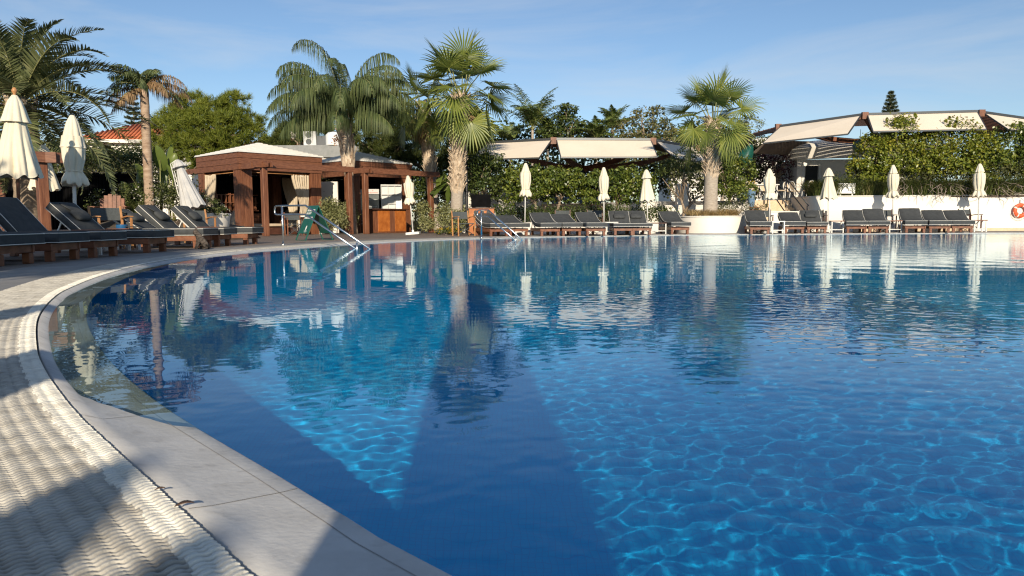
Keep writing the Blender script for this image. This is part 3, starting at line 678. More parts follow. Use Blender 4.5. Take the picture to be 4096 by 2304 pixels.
# ---- grasses and low stuff
def grass_clump(mb_pts, n, hgt, spread, lean, width, rng, curl=.5):
    """blades growing from each point: 3-piece strips"""
    c = np.repeat(np.asarray(mb_pts, float), n, 0); m = len(c); a = rng.uniform(0, 2*pi, m); o = np.stack([np.cos(a), np.sin(a), np.zeros(m)], 1)
    l = hgt*rng.uniform(.55, 1.15, (m, 1)); ln = lean*rng.uniform(.2, 1.2, (m, 1)); c = c + o*spread*rng.uniform(0, 1, (m, 1))
    up = np.array([0, 0, 1.]); d1 = unit(up + o*ln*.6); d2 = unit(up + o*(ln + curl)); d3 = unit(up*(.8 - curl) + o*(ln + curl*1.6))
    s = unit(np.cross(o, up) + rng.normal(size=(m, 3))*.3)*width/2
    p1 = c + d1*l*.4; p2 = p1 + d2*l*.35; p3 = p2 + d3*l*.25
    V = np.stack([c - s, c + s, p1 - s, p1 + s, p2 - s*.7, p2 + s*.7, p3 - s*.1, p3 + s*.1], 1).reshape(-1, 3); k = np.arange(m)[:, None]*8
    return V, np.concatenate([k + np.array([[0, 1, 3, 2]]), k + np.array([[2, 3, 5, 4]]), k + np.array([[4, 5, 7, 6]])])
# ---------------------------------------------------------------- pool furniture
def swept_cushion(path, width, thick, r=.03):
    """path: (s, z) of the underside from foot to head; returns mesh data with rounded edges and the rims for the piping"""
    P = [Vector((p[0], 0, p[1])) for p in path]; vs = []; n = len(P); sec = []
    hw = width/2
    ring = [(-hw + r, 0), (-hw, r), (-hw, thick - r), (-hw + r, thick), (-hw*.5, thick + .006), (0, thick + .008), (hw*.5, thick + .006), (hw - r, thick), (hw, thick - r), (hw, r), (hw - r, 0)]
    k = len(ring); top = []; bot = []
    for i, p in enumerate(P):
        t = (P[min(i + 1, n - 1)] - P[max(i - 1, 0)]).normalized(); nn = Vector((t.z, 0, -t.x))
        if nn.z < 0: nn = -nn
        sh = 1.0 if 0 < i < n - 1 else .96
        for y, h in ring: vs.append(p + nn*h*sh + nn*thick*(1 - sh)/2 + Vector((0, y*(1 if 0 < i < n - 1 else .985), 0)))
        top.append((p + nn*(thick - .012), nn)); bot.append((p + nn*.012, nn))
    fs = [(i*k + j, i*k + (j + 1) % k, i*k + k + (j + 1) % k, i*k + k + j) for i in range(n - 1) for j in range(k)]
    fs += [tuple(range(k - 1, -1, -1)), tuple(range((n - 1)*k, n*k))]
    def rim(line):
        a = [q[0] + Vector((0, -hw + .004, 0)) for q in line]; b = [q[0] + Vector((0, hw - .004, 0)) for q in reversed(line)]
        return a + b + a[:1]
    return vs, fs, rim(top), rim(bot)

def soft_box(l, w, h, n=10, m=6, e=.45):
    vs = []; fs = []
    sg = lambda x, p: math.copysign(abs(x)**p, x)
    for i in range(m + 1):
        ph = -pi/2 + pi*i/m
        for j in range(n*2):
            th = 2*pi*j/(n*2)
            vs.append(Vector((l/2*sg(math.cos(ph), .7)*sg(math.cos(th), e), w/2*sg(math.cos(ph), .7)*sg(math.sin(th), e), h/2*sg(math.sin(ph), .9))))
    N = n*2
    for i in range(m):
        for j in range(N): fs.append((i*N + j, i*N + (j + 1) % N, i*N + N + (j + 1) % N, i*N + N + j))
    return vs, fs

def lounger(x, y, rz, ang, label, group, pillow=False, width=.70, L=2.05, hinge=1.38, back=.80, sag=False, zc=.27, thick=.14):
    t = thing('sun_lounger', label, 'sun lounger', (x, y, 0), rz, group)
    hw = width/2 - .05; f = MB()
    for s in (-1, 1): f.box((-L/2 + .02, s*hw, .205), (L - .30, .045, .11), bev=.006)
    for xx in (-.17, -L + .18): f.box((xx, 0, .205), (.05, hw*2 - .046, .10))
    for k in range(14): f.box((-.24 - k*.085, 0, .250), (.062, hw*2 - .05, .018))
    f.build('frame', M['redwood'], t)
    for xx in (-.20, -L + .24):
        for s in (-1, 1): MB().box((xx, s*(hw - .035), .074), (.11, .085, .15), bev=.006).build('leg', M['redwood'], t)
    ca, sa = math.cos(ang), math.sin(ang)
    if sag:
        path = [(0, zc), (-.3, zc), (-.62, zc + .005), (-.85, zc + .02), (-1.05, zc + .055)]
        for k in range(1, 7): a_ = ang*min(1, .45 + k*.12); p = path[-1]; path.append((p[0] - .15*math.cos(a_), p[1] + .15*math.sin(a_)))
    else:
        path = [(0, zc), (-.04, zc), (-.5, zc), (-.95, zc), (-hinge + .06, zc)]
        for k in (.04, .3, .6, .96, 1): path.append((-hinge - back*k*ca, zc + .01 + back*k*sa))
    vs, fs, rt, rb = swept_cushion(path, width, thick)
    mt = MB().add(vs, fs).build('mattress', M['charcoal'], t, sharp=60)
    MB().tube(rt, .0065, 5, False).tube(rb, .0065, 5, False).build('piping', M['piping'], mt, True)
    bs = MB(); hx, hz = -hinge - back*.62*ca, zc + back*.62*sa - .03
    for s in (-1, 1): bs.bar((hx, s*hw*.8, hz), (hx - .16, s*hw*.8, .24), .025, .025)
    bs.bar((-hinge, -hw*.8, zc - .03), (-hinge - back*.9*ca, -hw*.8, zc - .03 + back*.9*sa), .03, .03).bar((-hinge, hw*.8, zc - .03), (-hinge - back*.9*ca, hw*.8, zc - .03 + back*.9*sa), .03, .03)
    bs.bar((hx - .16, -hw*.8, .24), (hx - .16, hw*.8, .24), .025, .025).bar((hx, -hw*.8, hz), (hx, hw*.8, hz), .03, .03).build('back_support', M['white_metal'], t)
    if pillow:
        up = Vector((-ca, 0, sa)); nn = Vector((sa, 0, ca)); c = Vector((-hinge, 0, zc)) + up*back*.50 + nn*(thick + .055)
        T = Matrix((up, Vector((0, 1, 0)), up.cross(Vector((0, 1, 0))))).transposed().to_4x4(); T.translation = c
        vs, fs = soft_box(.27, .44, .13); pl = MB().add([T @ v for v in vs], fs).build('pillow', M['charcoal'], t, True)
        a0 = c + up*.08 + nn*.03; a1 = Vector((-hinge, 0, zc)) + up*(back + .01) + nn*(thick + .012)
        MB().slab([a0 - Vector((0, .15, 0)), a0 + Vector((0, .15, 0)), a1 + Vector((0, .15, 0)), a1 - Vector((0, .15, 0))], .012).build('pillow_flap', M['charcoal'], pl)
    return t

def parasol(x, y, label, h=2.6, z_bot=1.05, r_bot=.22, r_mid=.17, tied=True, pole='white_metal', pole_r=.022, tilt=(0, 0), base='box', group='closed cream parasols round the pool', cap_h=.30, seed=0, folds=8, finial=True, fabric='canvas', cap_r=1.0):
    rng = np.random.default_rng(seed + 50)
    t = thing('parasol', label, 'parasol', (x, y, 0), rng.uniform(0, 6), group); t.rotation_euler = (tilt[0], tilt[1], 0)
    MB().tube([(0, 0, .02), (0, 0, h - .05)], pole_r, 10).build('pole', M[pole], t, True)
    n = 96; H_ = h - .04; ph = rng.uniform(0, 6.28, 4); dep = .30 if tied else .22
    if tied:
        tie = z_bot + .26
        prof = [(r_bot*1.05, z_bot), (r_bot*1.12, z_bot + .03), (r_bot*1.0, z_bot + .12), (r_mid*.80, tie - .02), (r_mid*.76, tie), (r_mid*.80, tie + .03), (r_mid*1.06, tie + .25), (r_mid*1.12, tie + .5), (r_mid*1.0, (tie + H_)/2 + .15), (r_mid*.78, H_ - .38), (r_mid*.45, H_ - .10), (.035, H_), (.01, H_ + .01)]
    else:
        prof = [(r_bot*.97, z_bot + .01), (r_bot, z_bot)] + [(r_bot + (.06 - r_bot)*k, z_bot + (H_ - z_bot)*k) for k in (.08, .2, .35, .5, .65, .8, .92, .98)] + [(.03, H_), (.008, H_ + .01)]
    zs = np.array([p[1] for p in prof])
    def rf(a, i):
        u = (zs[i] - zs[0])/(H_ - zs[0]); k = dep*(1 - u)**.5
        s = abs(math.sin(a*folds/2 + ph[0] + .35*math.sin(3*u + ph[1])))**.7
        return 1 - k*(1 - s) + .10*(1 - u)*math.sin(a*3 + ph[2] + u*4)*(1 if tied else .4) + .05*(1 - u)*math.sin(a*17 + 6*u + ph[3])
    cn = MB().lathe(prof, n, rf=rf)
    hem = n  # uneven hem
    for k in range(n*2):
        v = cn.v[k]; a = math.atan2(v[1], v[0]); cn.v[k] = (v[0], v[1], v[2] + .035*math.sin(a*folds + ph[1]) + .02*math.sin(a*3 + ph[2]))
    cn.build('canopy', M[fabric], t, sharp=75)
    rc = cap_r*((r_mid if tied else r_bot*.75)*.72); cp = [(rc*1.25, H_ - cap_h), (rc*1.06, H_ - cap_h*.8), (rc*.85, H_ - cap_h*.5), (rc*.60, H_ - cap_h*.2), (.045, H_ + .018), (.02, H_ + .03)]
    MB().lathe(cp, n, rf=lambda a, i: 1 - .20*(1 - i/6)*(1 - abs(math.sin(a*folds/2 + ph[0])))).build('top_flap', M[fabric], t, sharp=75)
    if tied:
        MB().tube([(math.cos(a)*r_mid*.80, math.sin(a)*r_mid*.80, tie + .004*math.sin(3*a)) for a in np.linspace(0, 2*pi, 25)], .010, 6, False).build('tie_strap', M[fabric], t, True)
    if finial: MB().lathe([(.012, H_ + .01), (.03, H_ + .02), (.022, H_ + .045), (.04, H_ + .075), (.045, H_ + .10), (.03, H_ + .135), (.008, H_ + .155)], 14).build('finial', M['teak'] if finial == 'wood' else M[fabric], t, True)
    if base == 'box': b = MB().box((0, 0, .055), (.52, .52, .10), bev=.015); b.box((0, 0, .14), (.07, .07, .09)); b.build('base', M['white_metal'], t)
    elif base == 'round': MB().lathe([(.30, 0.01), (.30, .06), (.27, .085), (.06, .11), (.04, .32), (.03, .32)], 24).build('base', M['white_metal'], t, sharp=40)
    return t

def director_chair(x, y, rz, label, group=None, wood='teak', arms='wood', z=0, h=.88, w=.58, d=.46):
    """canvas folding chair; the sitter looks along +X"""
    t = thing('director_chair', label, 'chair', (x, y, z), rz, group); hw = w/2
    for s in (-1, 1):
        MB().bar((d/2, s*hw, 0), (d/2, s*hw, .64), .045, .032, bev=.004).build('leg', M[wood], t)
        MB().bar((-d/2, s*hw, 0), (-d/2 - .03, s*hw, .64), .045, .032, bev=.004).build('leg', M[wood], t)
        MB().bar((-d/2 - .03, s*(hw - .004), .642), (-d/2 - .09, s*(hw - .004), h), .04, .03, bev=.004).build('back_post', M[wood], t)
        a = MB(); pts = [(-d/2 - .12, s*hw, .60), (-d/2 + .1, s*hw, .655), (d*.12, s*hw, .672), (d/2 + .06, s*hw, .665)]
        for p, q in zip(pts, pts[1:]): a.bar(p, q, .055, .026, bev=.006)
        a.build('armrest', M[wood], t)
    c = MB()
    for xx in (-d/2 + .05, d/2 - .05): c.bar((xx, -hw + .03, .03), (xx, hw - .03, .42), .028, .02).bar((xx + .022, hw - .03, .03), (xx + .022, -hw + .03, .42), .028, .02)
    c.build('cross_brace', M['dark_metal'], t)
    MB().slab([(-d/2 + .02, -hw + .02, .445), (d/2, -hw + .02, .445), (d/2, hw - .02, .445), (-d/2 + .02, hw - .02, .445)], .025).build('seat', M['sling'], t)
    b = MB(); n = 8; zt, zb = h - .035, h - .29
    for k in range(n):
        y0_, y1_ = -hw - .012 + (w + .024)*k/n, -hw - .012 + (w + .024)*(k + 1)/n; bow = lambda yy: -d/2 - .075 - .035*(1 - (yy/hw)**2)
        b.slab([(bow(y0_) + .045, y0_, zb), (bow(y1_) + .045, y1_, zb), (bow(y1_), y1_, zt), (bow(y0_), y0_, zt)], .014)
    b.build('backrest', M['sling'], t); return t

def side_table(x, y, rz, label, group, top='redwood', leg='white_metal', w=.45, d=.45, h=.42, z=0, slats=True):
    t = thing('side_table', label, 'table', (x, y, z), rz, group); m = MB()
    n = 6 if slats else 1
    for k in range(n): m.box((0, -d/2 + d*(k + .5)/n, h - .0175), (w, d/n - (.008 if slats else 0), .035))
    m.build('table_top', M[top], t)
    for a in (-1, 1):
        for b in (-1, 1): MB().box((a*(w/2 - .03), b*(d/2 - .03), (h - .036)/2), (.04, .04, h - .037)).build('leg', M[leg], t)
    MB().box((0, -d/2 + .03, .12), (w - .10, .025, .03)).box((0, d/2 - .03, .12), (w - .10, .025, .03)).build('stretcher', M[leg], t); return t

# ---- row on the left deck, feet towards the pool
GL = 'sun loungers along the left deck'
LX = -6.42
for Yc, ang, pil, lab in ((8.85, 40, 0, 'charcoal lounger cut off by the photo edge, its cushion corner nearest the camera'),
                          (9.55, 50, 0, 'charcoal lounger in deep shade, next after the one cut off by the photo edge'),
                          (10.60, 50, 0, 'charcoal lounger in front of the upright timber post, with a sunlit corner on its mattress'),
                          (11.66, 48, 0, 'charcoal lounger with a plain tall bare backrest under the biggest parasol'),
                          (13.36, 42, 1, 'charcoal lounger with shaded pillow, its sunlit near side standing beside the teak armchair'),
                          (15.42, 33, 1, 'charcoal lounger with the lowest backrest, half hidden behind the teak armchair'),
                          (16.25, 43, 1, 'charcoal lounger with pillow standing directly behind the grey cat'),
                          (17.66, 44, 1, 'charcoal lounger with pillow at the end of the left row, nearest the white planter')):
    lounger(LX + (.10 if Yc > 16 else 0) + (.12 if Yc > 17 else 0), Yc, R(-2), R(ang), lab, GL, bool(pil), width=.72, hinge=1.40, L=2.12, thick=.155, zc=.262)

# ---- row along the far edge, feet towards the water
GF = 'sun loungers along the far pool edge'
far_rows = [(2007, 945, 1936, 28, 0, 1, 'stack of two low charcoal mattresses behind the second handrail'),
            (2083, 944, 2021, 20, 0, 1, 'charcoal lounger with a low backrest right beside the second handrail'),
            (2206, 944, 2158, 30, 0, 1, 'bare charcoal lounger just past the parasol, before the low one'),
            (2292, 943, 2237, 24, 0, 1, 'bare low charcoal lounger between a steeper one and a single one'),
            (2388, 943, 2337, 31, 0, 1, 'bare charcoal lounger alone in front of the second parasol from the fan palm'),
            (2494, 941, 2471, 37, 1, 0, 'charcoal lounger with pillow, first of the pair under the unfurled cone parasol'),
            (2566, 940, 2537, 37, 1, 0, 'charcoal lounger with pillow beside a dark slatted table'),
            (2722, 937, 2664, 34, 0, 1, 'bare charcoal lounger touching the round white planter on its table side'),
            (3035, 936, 3006, 36, 0, 1, 'bare charcoal lounger leaning out from behind the round white planter'),
            (3172, 934, 3139, 27, 0, 1, 'low bare charcoal lounger beside the small white table at the steps'),
            (3262, 933, 3225, 37, 1, 0, 'charcoal lounger with a square pillow in front of the terrace steps'),
            (3418, 932, 3393, 36, 0, 1, 'bare charcoal lounger, first of a pair before the long white wall'),
            (3506, 932, 3473, 41, 0, 1, 'tall backed bare charcoal lounger beside a parasol on a round white base'),
            (3653, 931, 3630, 43, 0, 1, 'steepest bare charcoal lounger, thickly stacked, on the parasol base side of three'),
            (3750, 931, 3728, 34, 0, 1, 'bare charcoal lounger in the middle of the last three by the life ring'),
            (3842, 930, 3818, 33, 0, 1, 'bare charcoal lounger closest to the orange life ring')]
for px, py, ptop, ang, pil, sag, lab in far_rows:
    f = gp(px, py); ang_ = R(ang); hd = 1.38 + .62*math.cos(ang_)
    best = min((abs(((f.x + hd*math.sin(a))/(f.y + hd*math.cos(a))) - (ptop - 2048)/F*1.0), a) for a in np.linspace(-.9, .9, 181))[1]
    best = max(-.75, min(.35, best))
    lounger(f.x + .1*math.sin(best), f.y - .12*math.cos(best), -pi/2 - best, ang_*(.84 if sag else .95), lab, GF, bool(pil), sag=bool(sag), L=1.98, width=.74, zc=.29, thick=.16 if sag else .13)

# ---- parasols
def ppar(px, ptop, pbase, Y, pbot, label, **k):
    a = at(px, ptop, Y); b = at(pbase[0], pbase[1], Y); zb = at(px, pbot, Y).z; lean = math.atan2(a.x - b.x, a.z)
    return parasol(b.x, Y, label, h=a.z - .10, z_bot=zb, tilt=(0, lean), **k)
ppar(57, 352, (76, 925), 12.4, 706, 'nearest and largest closed parasol, wooden pole and round wooden finial', r_bot=.36, r_mid=.3, tied=False, pole='timber', pole_r=.028, base=None, cap_h=.43, seed=1, finial='wood', cap_r=.96, folds=9)
ppar(288, 437, (300, 930), 14.3, 738, 'tied closed parasol on a thick white pole behind the pillow lounger', r_bot=.22, r_mid=.19, pole_r=.033, base='round', cap_h=.60, seed=2, finial=False, cap_r=1.38)
ppar(172, 560, (178, 935), 18.2, 757, 'closed parasol half hidden behind the upright timber post', r_bot=.36, r_mid=.3, tied=False, pole_r=.03, base='round', seed=3, finial=False)
ppar(1630, 690, (1653, 932), 27.9, 815, 'leaning closed parasol in front of the wooden bar counter, on a square white base', r_bot=.20, r_mid=.18, seed=4, finial=False)
ppar(2103, 640, (2099, 935), 26.6, 785, 'slim tied parasol nearest the trunk of the tall fan palm', r_bot=.21, r_mid=.185, seed=5, finial=False, base='round')
ppar(2415, 657, (2416, 935), 26.8, 800, 'slim tied parasol between the single lounger and the pillow pair', r_bot=.20, r_mid=.175, seed=6, finial=False, base='round')
ppar(2585, 666, (2592, 935), 27.2, 803, 'untied cone shaped parasol with sharp folds beside the slatted table', r_bot=.30, r_mid=.2, tied=False, seed=7, finial=False, base='round')
ppar(3078, 662, (3079, 930), 27.0, 796, 'tied parasol with loose hem in front of the stone terrace steps', r_bot=.23, r_mid=.20, seed=8, finial=False, base='round')
ppar(3315, 660, (3312, 930), 28.8, 794, 'untied cone parasol at the rounded end of the long white wall', r_bot=.33, r_mid=.2, tied=False, seed=9, finial=False, base='round')
ppar(3573, 648, (3571, 930), 28.85, 788, 'tied parasol on a round white base before the middle of the white wall', r_bot=.22, r_mid=.19, seed=10, finial=False, base='round')
ppar(3920, 643, (3911, 930), 28.85, 786, 'tied parasol closest to the orange life ring', r_bot=.22, r_mid=.20, seed=11, finial=False, base='round')
a = at(786, 812, 20.5); b = at(716, 640, 20.5)
g = parasol(a.x, 20.5, 'grey weathered parasol leaning over in the flower bed by the banana plant', h=1.75, z_bot=.32, r_bot=.34, r_mid=.22, tied=False, fabric='canvas_grey', base=None, seed=12, finial=False, cap_h=.2)
g.location.z = .62; g.rotation_euler = (0, math.atan2(b.x - a.x, 1.5), 0)
MB().tube([(-.05, 0, -.1), (-.30, .02, .8), (-.22, 0, 1.68), (-.02, 0, 1.74)], .014, 6).tube([(.02, -.03, -.1), (-.22, -.03, .8), (-.15, -.03, 1.66), (0, -.03, 1.72)], .012, 6).build('bent_rib', M['white_metal'], g, True)

# ---- chairs and tables near the left row
GC = 'director chairs round the pool'
p = at(455, 900, 14.6); director_chair(p.x - .05, 14.6, R(-42), 'teak director chair with curved armrests between two pillow loungers', GC, w=.60)
p = at(800, 900, 19.0); director_chair(p.x, 19.0, R(-42), 'teak director chair before the white planter at the end of the left row', GC, w=.60)
side_table(at(375, 920, 12.55).x, 12.55, 0, 'brown slatted side table in front of the teak chair', 'side tables between the loungers', w=.5, d=.5, h=.43)
tb = side_table(at(495, 920, 14.35).x, 14.30, 0, 'brown slatted side table holding the blue ashtray', 'side tables between the loungers', w=.5, d=.45, h=.43)
side_table(at(890, 905, 17.0).x - .25, 17.0, 0, 'brown slatted side table between the last two left loungers', 'side tables between the loungers', w=.5, d=.45, h=.43)
p = at(488, 912, 14.25); t = thing('ashtray', 'round blue metal ashtray on the slatted side table', 'ashtray', (p.x, 14.25, .43))
MB().lathe([(.10, 0), (.105, .01), (.105, .07), (.112, .075), (.10, .078), (.092, .03), (.02, .025)], 24).build('bowl', mat('blue_enamel', (.02, .11, .26), rough=.35), t, sharp=40)
MB().box((.19, 0, .035), (.18, .16, .012)).build('lid_holder', M['black'], t)
t = thing('adirondack_chair', 'red brown slatted garden chair with a rounded back in front of the black fence', 'chair', (at(442, 840, 19.5).x, 19.5, .34), R(-70))
struct(MB().box((at(400, 840, 20.3).x, 20.6, .165), (4.6, 3.0, .33)).build('deck_step', M['deck']))
b = MB()
for k in range(6):
    y_ = -.26 + k*.104; hgt = .98 - .12*abs((k - 2.5)/2.5)**2; b.slab([(-.18, y_ - .047, .30), (-.18, y_ + .047, .30), (-.40, y_ + .047, hgt), (-.40, y_ - .047, hgt)], .02)
b.build('backrest', M['redwood'], t); b = MB()
for k in range(5): b.slab([(.30 - k*.11, -.28, .38 - k*.025), (.30 - k*.11, .28, .38 - k*.025), (.20 - k*.11, .28, .36 - k*.025), (.20 - k*.11, -.28, .36 - k*.025)], .02)
b.build('seat', M['redwood'], t)
for s in (-1, 1):
    MB().box((.0, s*.37, .62), (.72, .13, .022), bev=.005).build('armrest', M['redwood'], t)
    MB().box((.30, s*.34, .30), (.09, .03, .60)).build('leg', M['redwood'], t); MB().box((-.28, s*.34, .30), (.09, .03, .60)).build('leg', M['redwood'], t)

# ---- far chairs and white tables
GFC = 'director chairs along the far edge'
p = gp(1855, 944); director_chair(p.x, p.y, R(-62), 'teak director chair beside the wooden cabinet with the black cover', GFC, w=.62, d=.5)
for px, Y, lab in ((3268, 28.95, 'black slung director chair behind the cone parasol pole'), (3545, 28.98, 'black slung director chair behind the parasol on the round base'), (3880, 28.95, 'black slung director chair behind the parasol by the life ring'), (3055, 28.2, 'black slung director chair behind the first lounger past the planter')):
    director_chair(at(px, 900, Y).x, Y, R(-100 if px < 3800 else -75), lab, GFC, wood='timber_dark', h=.90)
director_chair(at(2250, 900, 27.6).x, 27.6, R(-95), 'dark director chair hidden behind two low loungers, only its back showing', GFC, wood='timber_dark', h=.93)
director_chair(at(2380, 900, 27.6).x, 27.6, R(-95), 'dark director chair behind the single bare lounger, only its back showing', GFC, wood='timber_dark', h=.93)
GT = 'white legged tables along the far edge'
for px, py, Y, lab, top in ((2448, 940, 26.2, 'small white table between the bare lounger and the pillow pair', 'white_metal'), (3110, 934, 26.6, 'small white table beside the low lounger at the steps', 'white_metal'), (3345, 932, 27.3, 'brown topped white table by the cone parasol pole', 'redwood'), (3575, 931, 27.3, 'brown topped white table by the round parasol base', 'redwood'), (3912, 930, 27.4, 'brown topped white table below the last parasol', 'redwood')):
    side_table(at(px, py, Y).x, Y, R(-12), lab, GT, top=top, w=.46, d=.42, h=.46, slats=False)
side_table(at(2634, 930, 26.7).x, 26.7, R(-14), 'dark slatted table between the pillow pair and the planter lounger', GT, top='timber_dark', leg='white_metal', w=.6, d=.5, h=.42)

# ---- stainless handrails
def handrail(label, p0, pe, tb, hz, hl, ext, post2=None):
    t = thing('handrail', label, 'handrail', p0); d = Vector(pe) - Vector(p0); bend = d*tb; bend.z = 0; lp = d*(-ext); lp.z = 0
    e = d.copy(); e.z = -.04; r = .021; up = MB()
    low_end = bend + (e - bend)*.80; low_end.z = -.05; cr_ = .07
    dd = Vector((d.x, d.y, 0)).normalized()
    pts = [low_end, bend + Vector((0, 0, hl)) + dd*.02, bend + Vector((0, 0, hl)) - dd*.05, lp + Vector((0, 0, hl)) + dd*cr_, lp + Vector((0, 0, hl)) + dd*.02 + Vector((0, 0, .02)), lp + Vector((0, 0, hl + cr_)), lp + Vector((0, 0, hz - cr_)), lp + Vector((0, 0, hz)) + dd*.02 - Vector((0, 0, .02)), lp + Vector((0, 0, hz)) + dd*cr_, bend + Vector((0, 0, hz)) - dd*.05, bend + Vector((0, 0, hz)) + dd*.03, e]
    up.tube(pts, r, 10).build('rail', M['steel'], t, True)
    MB().tube([(0, 0, 0), (0, 0, hz + .01)], .024, 12).build('post', M['steel'], t, True)
    MB().lathe([(.075, .0), (.075, .012), (.03, .02), (.028, .03)], 20).build('flange', M['steel'], t, sharp=40)
    q = bend + (e - bend)*.80; top_ = hz + (-.04 - hz)*.80
    MB().tube([(q.x, q.y, -.3), (q.x, q.y, top_)], .022, 10).build('post', M['steel'], t, True)
    return t
handrail('nearer stainless handrail in front of the green folding sign', (-5.23, 16.5, 0), (-2.93, 14.97, 0), .276, .90, .70, .093)
a = gp(1926, 953); e_ = gp(2092, 960.5, WATER_Z); handrail('farther stainless handrail in front of the stacked loungers', (a.x, a.y, 0), (e_.x, e_.y, 0), .16, .855, .66, .10)

# ---- folding sign
def text_mesh(name, body, size, material, parent, loc, rot, shear=0.0, bold=.0, align='LEFT'):
    cu = bpy.data.curves.new(name, 'FONT'); cu.body = body; cu.size = size; cu.shear = shear; cu.offset = bold; cu.align_x = align; cu.extrude = .0012
    tmp = bpy.data.objects.new(name, cu); COL.objects.link(tmp)
    me = bpy.data.meshes.new_from_object(tmp.evaluated_get(bpy.context.evaluated_depsgraph_get())); bpy.data.objects.remove(tmp)
    o = mesh_obj(name, me, material, parent); o.location = loc; o.rotation_euler = rot; return o
A, B, Cc, Dd = Vector((-6.28, 21.0, 0)), Vector((-5.84, 20.42, 0)), Vector((-5.62, 21.48, 0)), Vector((-5.18, 20.9, 0))
t = thing('folding_sign', 'dark green folding sign with white lettering behind the handrail', 'sign', A)
o0 = Vector((0, 0, 0)); wv = (B - A); dv = (Cc - A); top = dv*.5 + Vector((0, 0, .99))
def panel(foot, nm):
    k0, k1 = .20, 1.0
    a0 = foot.lerp(top, k0); a1 = foot.lerp(top, k1); nrm_ = wv.cross(a1 - a0).normalized()
    if nrm_.z < 0: nrm_ = -nrm_
    m = MB().slab([a0, a0 + wv, a1 + wv, a1], .02); pn = m.build('panel', M['green'], t)
    for q in (0, 1): MB().bar(foot + wv*q, foot.lerp(top, .22) + wv*q, .028, .028).build('leg', M['green'], t)
    MB().bar(foot, foot + wv, .022, .022).build('foot_bar', M['green'], t)
    return pn, a0, a1, nrm_
pn, a0, a1, nr = panel(o0, 'front'); panel(dv, 'back')
ux = wv.normalized(); uy = (a1 - a0).normalized(); nz_ = ux.cross(uy)
RT = Matrix((ux, uy, nz_)).transposed().to_euler(); lp = lambda u, v: a0 + wv*u + (a1 - a0)*v + nz_*.006
for s_, u, v in (('NO LIFEGUARD', .10, .80), ('ON DUTY', .10, .69), ('POOL IS CLOSED', .07, .53)): text_mesh('lettering', s_, .078, M['white_paint'], pn, lp(u, v), RT, .18, .003)
MB().add([lp(.62, .2) + ux*(.045*math.cos(a)) + uy*(.07*math.sin(a)) for a in np.linspace(0, 2*pi, 20, endpoint=False)], [tuple(range(20))]).build('emblem', M['white_paint'], pn)
for k, wd in enumerate((.16, .22, .13)): q = lp(.62, .115 - k*.032) ; MB().add([q - ux*wd/2 - uy*.005, q + ux*wd/2 - uy*.005, q + ux*wd/2 + uy*.005, q - ux*wd/2 + uy*.005], [(0, 1, 2, 3)]).build('emblem_line', M['white_paint'], pn)

# ---- life ring on the white wall
def life_ring(loc):
    t = thing('life_ring', 'orange life ring with pale bands hanging on the white wall', 'life ring', loc); m = MB(); V = []; n1, n2 = 40, 12
    for i in range(n1):
        a = 2*pi*i/n1
        for j in range(n2): b = 2*pi*j/n2; r = .22 + .078*math.cos(b); V.append((r*math.cos(a), .05*math.sin(b), r*math.sin(a)))
    m.add(V, [(i*n2 + j, i*n2 + (j + 1) % n2, ((i + 1) % n1)*n2 + (j + 1) % n2, ((i + 1) % n1)*n2 + j) for i in range(n1) for j in range(n2)]).build('ring', M['orange'], t, True)
    for k in range(4):
        a = pi/4 + k*pi/2 + .3; V = []
        for q in (-.10, .10):
            for j in range(n2 + 1): b = 2*pi*j/n2; r = .22 + .081*math.cos(b); V.append((r*math.cos(a + q), .053*math.sin(b), r*math.sin(a + q)))
        MB().add(V, [(j, j + 1, n2 + 2 + j, n2 + 1 + j) for j in range(n2)]).build('reflective_band', M['piping'], t, True)
    rp = MB(); rp.tube([(.30*math.cos(a)*(1 + .05*math.sin(a*4)), -.03, .30*math.sin(a) - (.07 if math.sin(a) < 0 else 0)*abs(math.sin(a))) for a in np.linspace(-pi*.95, -pi*.05, 20)], .008, 5).build('rope', M['piping'], t, True)
    MB().tube([(0, .05, .28), (0, .05, .44)], .010, 6).build('hanger', M['dark_metal'], t, True)
p = at(4082, 842, 29.42); life_ring((p.x, 29.42, p.z))
